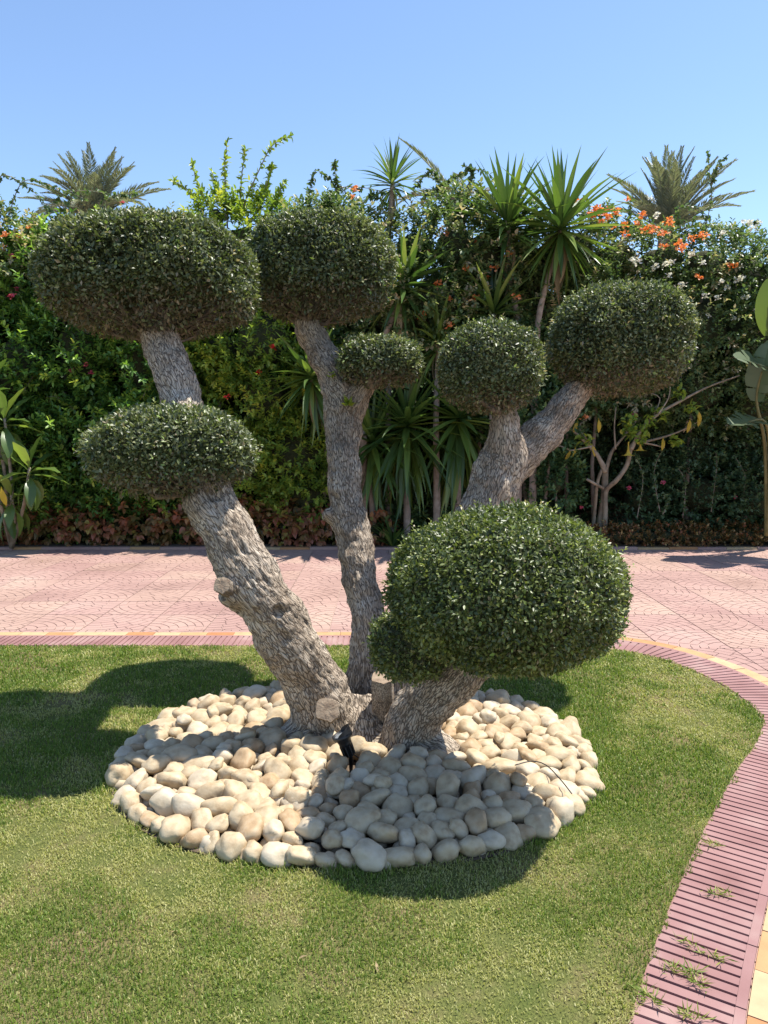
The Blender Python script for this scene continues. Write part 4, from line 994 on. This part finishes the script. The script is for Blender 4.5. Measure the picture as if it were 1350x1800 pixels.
yucca('large shaded yucca with a skirt of hanging blades behind the big front pad', 716, 752, 10.12, .92, 115, 84, -86, None, (.02, 0), dry=4, skirt=.5)
yucca('shaded yucca half hidden by the middle limb with blades hanging straight down', 655, 782, 10.2, .85, 100, 88, -86, None, (0, 0), dry=3, skirt=.5)
yucca('shaded yucca with drooping blades beside the forked leaning limb', 805, 740, 10.2, .95, 110, 75, -86, None, (.1, 0), dry=6, skirt=.5)
yucca('yucca with drooping blades between the middle limb and the golden shrub', 548, 668, 9.9, .72, 75, 70, -80, [(575, 740, 9.95), (600, 830, 10.0)], (-.2, 0), r0=.03, dry=5, skirt=.3)
yucca('yucca filling the gap between the smallest pad and the round pad', 770, 605, 10.1, .66, 60, 80, -40, None, (0, 0), dry=3)
# grassy clump at the foot
cl = empty('lily_clump', P(690, 965, 9.95), 'clump of arching strappy leaves at the foot of the yuccas', 'plant'); cl.location.z = .03
for i in range(46):
    az = random.uniform(0, 6.28); el = random.uniform(.5, 1.4); h = Vector((math.cos(az), math.sin(az), 0)); o = link('leaf', random.choice(SW[1:4]), cl)
    orient(o, Vector(cl.location) + h * .03, h * math.cos(el) + Vector((0, 0, math.sin(el))), Vector((0, 0, 1)) if el < 1.3 else -h, random.uniform(.35, .55))

# ------------------------------------------------------------------ palms behind
def frond_mesh(L_, arch, seed, mat, nl=64, ll=.42):
    q = np.random.default_rng(seed); n = 16; pts = []; x = z = 0.0; a = 0.0
    for i in range(n + 1):
        pts.append((x, 0, z)); a = -arch * (i / n) ** 1.3; x += math.cos(a) * L_ / n; z += math.sin(a) * L_ / n
    pts = np.array(pts); B = Buf(); B.tube([Vector(p) for p in pts], [.028 * (1 - .85 * i / n) for i in range(n + 1)], 5)
    V0 = np.array(B.V); F0 = []
    for f in B.F:
        for k in range(1, len(f) - 1): F0.append((f[0], f[k], f[k + 1]))
    t = np.repeat(np.linspace(.12, .99, nl), 2); sgn = np.tile([1., -1.], nl); idx = t * n; i0 = np.clip(idx.astype(int), 0, n - 1); fr = (idx - i0)[:, None]
    p = pts[i0] * (1 - fr) + pts[i0 + 1] * fr; tg = norm(pts[i0 + 1] - pts[i0]); m_ = len(t)
    up = np.stack([-tg[:, 2], np.zeros(m_), tg[:, 0]], 1)
    ax = norm(tg * (.55 + .5 * t[:, None]) + np.stack([np.zeros(m_), sgn, np.zeros(m_)], 1) * .8 + up * .32 + q.normal(0, .09, (m_, 3)))
    ln = ll * np.clip(np.sin(np.pi * (t * .82 + .16)), .25, 1) * q.uniform(.85, 1.1, m_)
    V1, F1, r1 = leaf_soup(p, ax, up + q.normal(0, .3, (m_, 3)), ln, np.full(m_, .036), q.uniform(0, 1, m_), fold=.3, curl=.6)
    me = mesh_np('frond', np.concatenate([V0, V1]), np.concatenate([np.array(F0), F1 + len(V0)]), np.concatenate([np.full(len(F0), .7), r1])); me.materials.append(M[mat]); return me
FR = [frond_mesh(1.0 * 2.3, a, i, 'palm') for i, a in enumerate((.25, .5, .85, 1.25))]
FRD = frond_mesh(2.0, .5, 9, 'palm_dead', 40, .3)
def palm(label, px, py, d, s_, specs, dead=()):
    c = P(px, py, d); t = empty('date_palm', (c.x, c.y, -.09), label, 'palm tree', 'date palms beyond the hedge')
    B = Buf(); n = 26; B.tube([Vector((c.x + .05 * math.sin(i * .3), c.y, -.1 + (c.z + .1) * i / n)) for i in range(n + 1)], [.24 + .03 * (i % 2) for i in range(n + 1)], 12); B.build('trunk', M['palm_trunk'], t)
    for az, el, k, sc in specs:
        a = math.radians(az); e = math.radians(el); h = Vector((math.cos(a), math.sin(a), 0)); ax = h * math.cos(e) + Vector((0, 0, math.sin(e)))
        o = link('frond', FR[k], t); up = Vector((0, 0, 1)) if el < 80 else -h; orient(o, c + ax * .1, ax, up, s_ * sc)
    for az, el, sc in dead:
        a = math.radians(az); e = math.radians(el); h = Vector((math.cos(a), math.sin(a), 0)); ax = h * math.cos(e) + Vector((0, 0, math.sin(e))); o = link('dry_frond', FRD, t); orient(o, c + ax * .1, ax, Vector((0, 0, 1)), s_ * sc)
rng = random.Random(5)
def ring(n, elo, ehi, ks, skew=0):
    return [(360 * i / n + rng.uniform(-12, 12) + skew, rng.uniform(elo, ehi), rng.choice(ks), rng.uniform(.85, 1.08)) for i in range(n)]
palm('date palm with grey-green fronds rising behind the widest clipped pad', 168, 385, 22, .82, ring(14, 55, 85, [0, 1]) + ring(12, 38, 60, [1, 2], 20) + ring(12, 10, 36, [2, 3], 8) + [(0, 12, 2, 1.25), (180, 38, 1, 1.1), (185, 25, 1, 1.1), (355, 30, 1, 1.2), (10, 2, 2, 1.3)])
palm('date palm with many upright fronds behind the orange and white bougainvillea', 1172, 412, 20, .86, ring(15, 60, 86, [0, 1]) + ring(14, 42, 62, [0, 1], 20) + ring(11, 20, 40, [1, 2], 8) + ring(6, 0, 15, [2, 3], 3) + [(5, 50, 1, 1.1)])
palm('mostly hidden date palm whose single high frond sticks out behind the yuccas', 800, 345, 20, .9, [(165, 52, 0, 1.0), (150, 20, 2, .8), (20, 10, 2, .8), (80, 20, 2, .8), (270, 25, 3, .7), (220, 30, 3, .7)], [(180, 5, .9), (340, 8, .8), (250, 0, .8), (200, -10, .8)])

# ------------------------------------------------------------------ broad-leaved plant at the left edge
def broad_leaf(bend, seed):
    rows = [(0, .012), (.12, .03), (.3, .10), (.5, .145), (.68, .14), (.84, .09), (.95, .035), (1, .002)]; V = []; F = []; x = z = 0
    for i, (t, w_) in enumerate(rows):
        if i:
            dt = t - rows[i - 1][0]; a = -bend * t; x += math.cos(a) * dt; z += math.sin(a) * dt
        rip = .02 * math.sin(i * 2.6 + seed)
        V += [(x, -w_, z + w_ * .32 + rip), (x, -w_ * .5, z + w_ * .12), (x, 0, z - .006), (x, w_ * .5, z + w_ * .12), (x, w_, z + w_ * .32 - rip)]
    for i in range(len(rows) - 1):
        for j in range(4): F.append((i * 5 + j, i * 5 + 5 + j, i * 5 + 6 + j, i * 5 + 1 + j))
    me = mesh_py('leaf', V, F, True); return me
BL = [broad_leaf(b, i) for i, b in enumerate((.3, .7, 1.2))]
for m_ in BL: m_.materials.append(M['broad'])
BLY = broad_leaf(.6, 5); BLY.materials.append(M['yellow_leaf'])
BLD = broad_leaf(.9, 6); BLD.materials.append(M['litter'])
fp = empty('frangipani', (P(20, 950, 9.75).x, 9.75, .03), 'broad-leaved plant with long glossy leaves beside the copper hedge', 'plant')
B = Buf()
for px, py, dd in [(8, 735, 9.6), (52, 822, 9.5), (-40, 790, 9.6), (-20, 690, 9.7), (20, 870, 9.6)]:
    c = P(px, py, dd); b0 = Vector(fp.location); B = Buf(); B.tube([b0, b0.lerp(c, .5) + Vector((.05, 0, .05)), c], [.03, .024, .016], 8); B.build('stem', M['smooth_bark'], fp, True)
    for i in range(15):
        az = i * 2.4 + random.uniform(-.2, .2); el = math.radians(70 - 115 * i / 14 + random.uniform(-8, 8)); h = Vector((math.cos(az), math.sin(az), 0)); o = link('leaf', BL[min(2, i // 5)], fp)
        ax = h * math.cos(el) + Vector((0, 0, math.sin(el))); orient(o, c + Vector((0, 0, -.012 * i)), ax, Vector((0, 0, 1)) if el < 1.3 else -h, random.uniform(.40, .55))
o = link('yellow_leaf', BLY, fp); orient(o, P(2, 855, 9.3), Vector((.2, -.2, -.9)), Vector((.2, -1, .2)), .26)

# ------------------------------------------------------------------ small angel's-trumpet tree, right
at = empty('small_flowering_tree', (P(1055, 930, 10.35).x, 10.35, .03), 'small bare-branched tree with yellow trumpet flowers behind the trimmed border', 'tree')
BR = [([(1052, 965), (1056, 920), (1062, 870), (1064, 825)], .062, .045), ([(1040, 965), (1045, 900), (1050, 850), (1058, 825)], .03, .022), ([(1064, 830), (1050, 800), (1030, 778), (1005, 755), (985, 742)], .035, .01),
      ([(1064, 830), (1075, 795), (1090, 775), (1112, 748), (1120, 735)], .032, .01), ([(1062, 965), (1064, 900), (1066, 862), (1085, 843), (1103, 815), (1110, 785), (1128, 765)], .04, .028),
      ([(1110, 790), (1128, 755), (1158, 727), (1200, 703), (1245, 680), (1300, 660)], .028, .008), ([(1125, 778), (1160, 770), (1195, 758), (1233, 738)], .02, .007), ([(1130, 778), (1150, 782), (1168, 787)], .015, .008),
      ([(1060, 858), (1045, 850), (1031, 842)], .022, .018), ([(1030, 778), (1018, 750), (1030, 738)], .014, .006), ([(1064, 820), (1045, 790), (1022, 760)], .018, .006), ([(1158, 727), (1175, 700), (1178, 680)], .011, .005), ([(1082, 790), (1080, 750), (1083, 715)], .014, .006), ([(1000, 790), (985, 784), (978, 785)], .012, .006), ([(1040, 785), (1015, 790), (1000, 792)], .012, .006), ([(1150, 728), (1160, 700), (1140, 690)], .011, .005)]
for k, (pts, ra, rb) in enumerate(BR):
    dd = 10.35 - .02 * k; C = catmull([tuple(P(x, y, dd if y > 850 else dd - .15 * (k % 3))) for x, y in pts], .05); m_ = len(C); B = Buf()
    B.tube([Vector(q[:3]) for q in C], [ra + (rb - ra) * i / (m_ - 1) for i in range(m_)], 8); B.build('trunk' if k in (0, 1, 4) else 'branch', M['smooth_bark'], at, True)
def leaf_tuft(t, px, py, d, n, L_, mat, name='leaf_tuft'):
    c = np.array(P(px, py, d)); ax = norm(rand_unit(n) + np.array([0, -.3, -.2]))
    V, F, r_ = leaf_soup(np.tile(c, (n, 1)) + R.normal(0, L_ * .35, (n, 3)), ax, rand_unit(n) * .6 + np.array([0, -.2, 1]), L_ * R.uniform(.6, 1.2, n), L_ * .5 * R.uniform(.8, 1.2, n), np.clip(R.normal(.6, .2, n), 0, 1), True)
    o = link(name, mesh_np(name, V, F, r_), t, M[mat]); o['kind'] = 'stuff'
for px, py, n in [(1110, 760, 20), (1125, 770, 16), (1130, 755, 16), (1185, 775, 14), (1215, 715, 12), (1160, 725, 12), (1030, 770, 10), (1110, 735, 12), (1140, 740, 12), (1195, 690, 12), (1100, 750, 8)]: leaf_tuft(at, px, py, 9.95, n + 8, .11, 'lime')
for px, py, ax in [(1012, 785, (-.2, -.3, -.9)), (1004, 790, (-.4, -.2, -.8)), (1228, 722, (.1, -.3, -.95)), (1222, 718, (.4, -.3, -.7)), (1040, 780, (.3, -.3, -.8)), (1015, 738, (-.2, -.4, -.6)), (1165, 768, (.0, -.4, -.8)), (1052, 735, (.1, -.3, -.9)), (1213, 735, (-.1, -.3, -.9))]:
    o = link('yellow_leaf', BLY, at); orient(o, P(px, py, 10.0), Vector(ax), Vector((.2, -1, .3)), random.uniform(.14, .22))
def trumpet(px, py, d, ln):
    c = P(px, py, d); B = Buf(); n = 15; V = []; F = []
    prof = [(.008, 0), (.010, -.3), (.014, -.6), (.03, -.85), (.055, -.97), (.075, -1.0)]
    for i, (r_, z) in enumerate(prof):
        for k in range(n):
            rr = r_ * (1 + (.35 if i == 5 and k % 3 == 0 else 0)); a = 2 * math.pi * k / n; V.append((c.x + rr * math.cos(a), c.y + rr * math.sin(a), c.z + z * ln))
    for i in range(5):
        for k in range(n): F.append((i * n + k, i * n + (k + 1) % n, (i + 1) * n + (k + 1) % n, (i + 1) * n + k))
    me = mesh_np('trumpet_flower', V, F, np.linspace(.2, .9, len(F)), True); link('trumpet_flower', me, at, M['yellow_petal'])
trumpet(1105, 776, 10.0, .19); trumpet(1126, 774, 10.05, .14)
o = link('flower', FLM['orange_bract'][0], at); o.location = P(1028, 733, 9.95); o.scale = (1.0, .9, .8)
o = link('flower', FLM['pink_bract'][1], at); o.location = P(1117, 730, 10.0); o.scale = (.6, .6, .6)

# ------------------------------------------------------------------ giant bird-of-paradise at the right edge
bp2 = empty('bird_of_paradise_plant', (5.15, 9.75, .03), 'giant bird-of-paradise plant with torn grey-green paddle leaves at the path edge', 'plant')
def paddle(c0, c1, width, upv, torn, mat, foot):
    """blade from c0 to c1, petiole from the foot"""
    c0, c1, foot = Vector(c0), Vector(c1), Vector(foot); ax = (c1 - c0); ln = ax.length; ax.normalize(); up = Vector(upv); up = (up - ax * up.dot(ax)).normalized(); sd = up.cross(ax)
    n = 14; V = []; F = []; q = random.Random(int(ln * 1000))
    for side in (-1, 1):
        i = 0
        while i < n:
            k = q.choice([1, 2, 3]) if torn else n
            j = min(n, i + k); b = len(V); dr = q.uniform(.0, .35) if torn else .1; tw = q.uniform(-.12, .12) if torn else 0
            for m_ in range(i, j + 1):
                t = m_ / n; w_ = width * max(.02, math.sin(math.pi * min(1, t * .93 + .05)) ** .55) * (.97 if torn and m_ in (i, j) else 1)
                p = c0 + ax * (ln * t) - up * (ln * .12 * t * t)
                for f in (0, .5, 1.0):
                    V.append(p + sd * side * w_ * f * (1 - dr * f * .3) + up * (w_ * (.28 * f - dr * f * f)) + ax * (tw * f * w_))
            for m_ in range(j - i):
                for g_ in range(2): F.append((b + m_ * 3 + g_, b + m_ * 3 + 3 + g_, b + m_ * 3 + 4 + g_, b + m_ * 3 + 1 + g_))
            i = j
    o = link('leaf', mesh_py('leaf', V, F, True), bp2, M[mat])
    B = Buf(); mid = foot.lerp(c0, .6) + Vector((random.uniform(-.05, .05), 0, .12)); C = catmull([tuple(foot), tuple(mid), tuple(c0), tuple(c0 + ax * ln * .5 - up * ln * .03)], .1)
    B.tube([Vector(z[:3]) for z in C], [.04 * (1 - .75 * i / len(C)) for i in range(len(C))], 8); s_ = B.build('petiole', M['petiole'], None, True); s_.parent = o
FT = (5.1, 9.75, .2)
paddle(P(1330, 705, 9.45), P(1345, 600, 9.25), .20, (-.8, -.5, .3), True, 'paddle', FT)
paddle(P(1345, 742, 9.4), P(1288, 735, 9.0), .22, (.2, -.35, 1), True, 'paddle', FT)
paddle((5.0, 9.5, 2.3), (4.35, 9.2, 2.55), .26, (.1, -.5, 1), True, 'paddle', FT)
paddle(P(1352, 590, 9.6), P(1347, 490, 9.55), .16, (-.75, -.6, .2), False, 'paddle_young', FT)
paddle((5.3, 9.6, 2.5), (5.6, 9.2, 3.5), .26, (.3, -.8, .3), True, 'paddle', FT)
paddle((5.2, 9.5, 2.2), (4.75, 8.8, 2.75), .26, (.2, .4, 1), True, 'paddle', FT)
paddle((5.3, 9.6, 2.6), (4.9, 9.3, 3.5), .28, (-.6, -.5, .6), True, 'paddle', (5.15, 9.8, .2))
paddle((5.3, 9.5, 2.1), (5.5, 8.7, 2.6), .28, (.1, .4, 1), True, 'paddle', FT)
# fallen leaves and scraps
for px, py in [(97, 1168), (660, 1690), (1120, 1190), (1015, 1228), (300, 1640), (250, 1710), (880, 1600), (1000, 1510), (540, 1680), (1250, 1040), (75, 985), (640, 1010), (1190, 1030)]:
    g_ = G(px, py, .022); o = link('fallen_leaf', BLD); o.matrix_basis = Matrix.Translation(g_) @ Matrix.Rotation(random.uniform(0, 6.28), 4, 'Z') @ Matrix.Rotation(random.uniform(-.4, .4), 4, 'X') @ Matrix.Diagonal((.035, .035, .035, 1))
    tag(o, 'small dry leaf fallen on the ' + ('lawn' if py > 1140 else 'driveway'), 'leaf', 'fallen leaves')
print('tris', sum(len(m.loop_triangles) or sum(len(p.vertices) - 2 for p in m.polygons) for m in bpy.data.meshes if m.users), 'tiles', nt_, 'objects', len(bpy.data.objects))
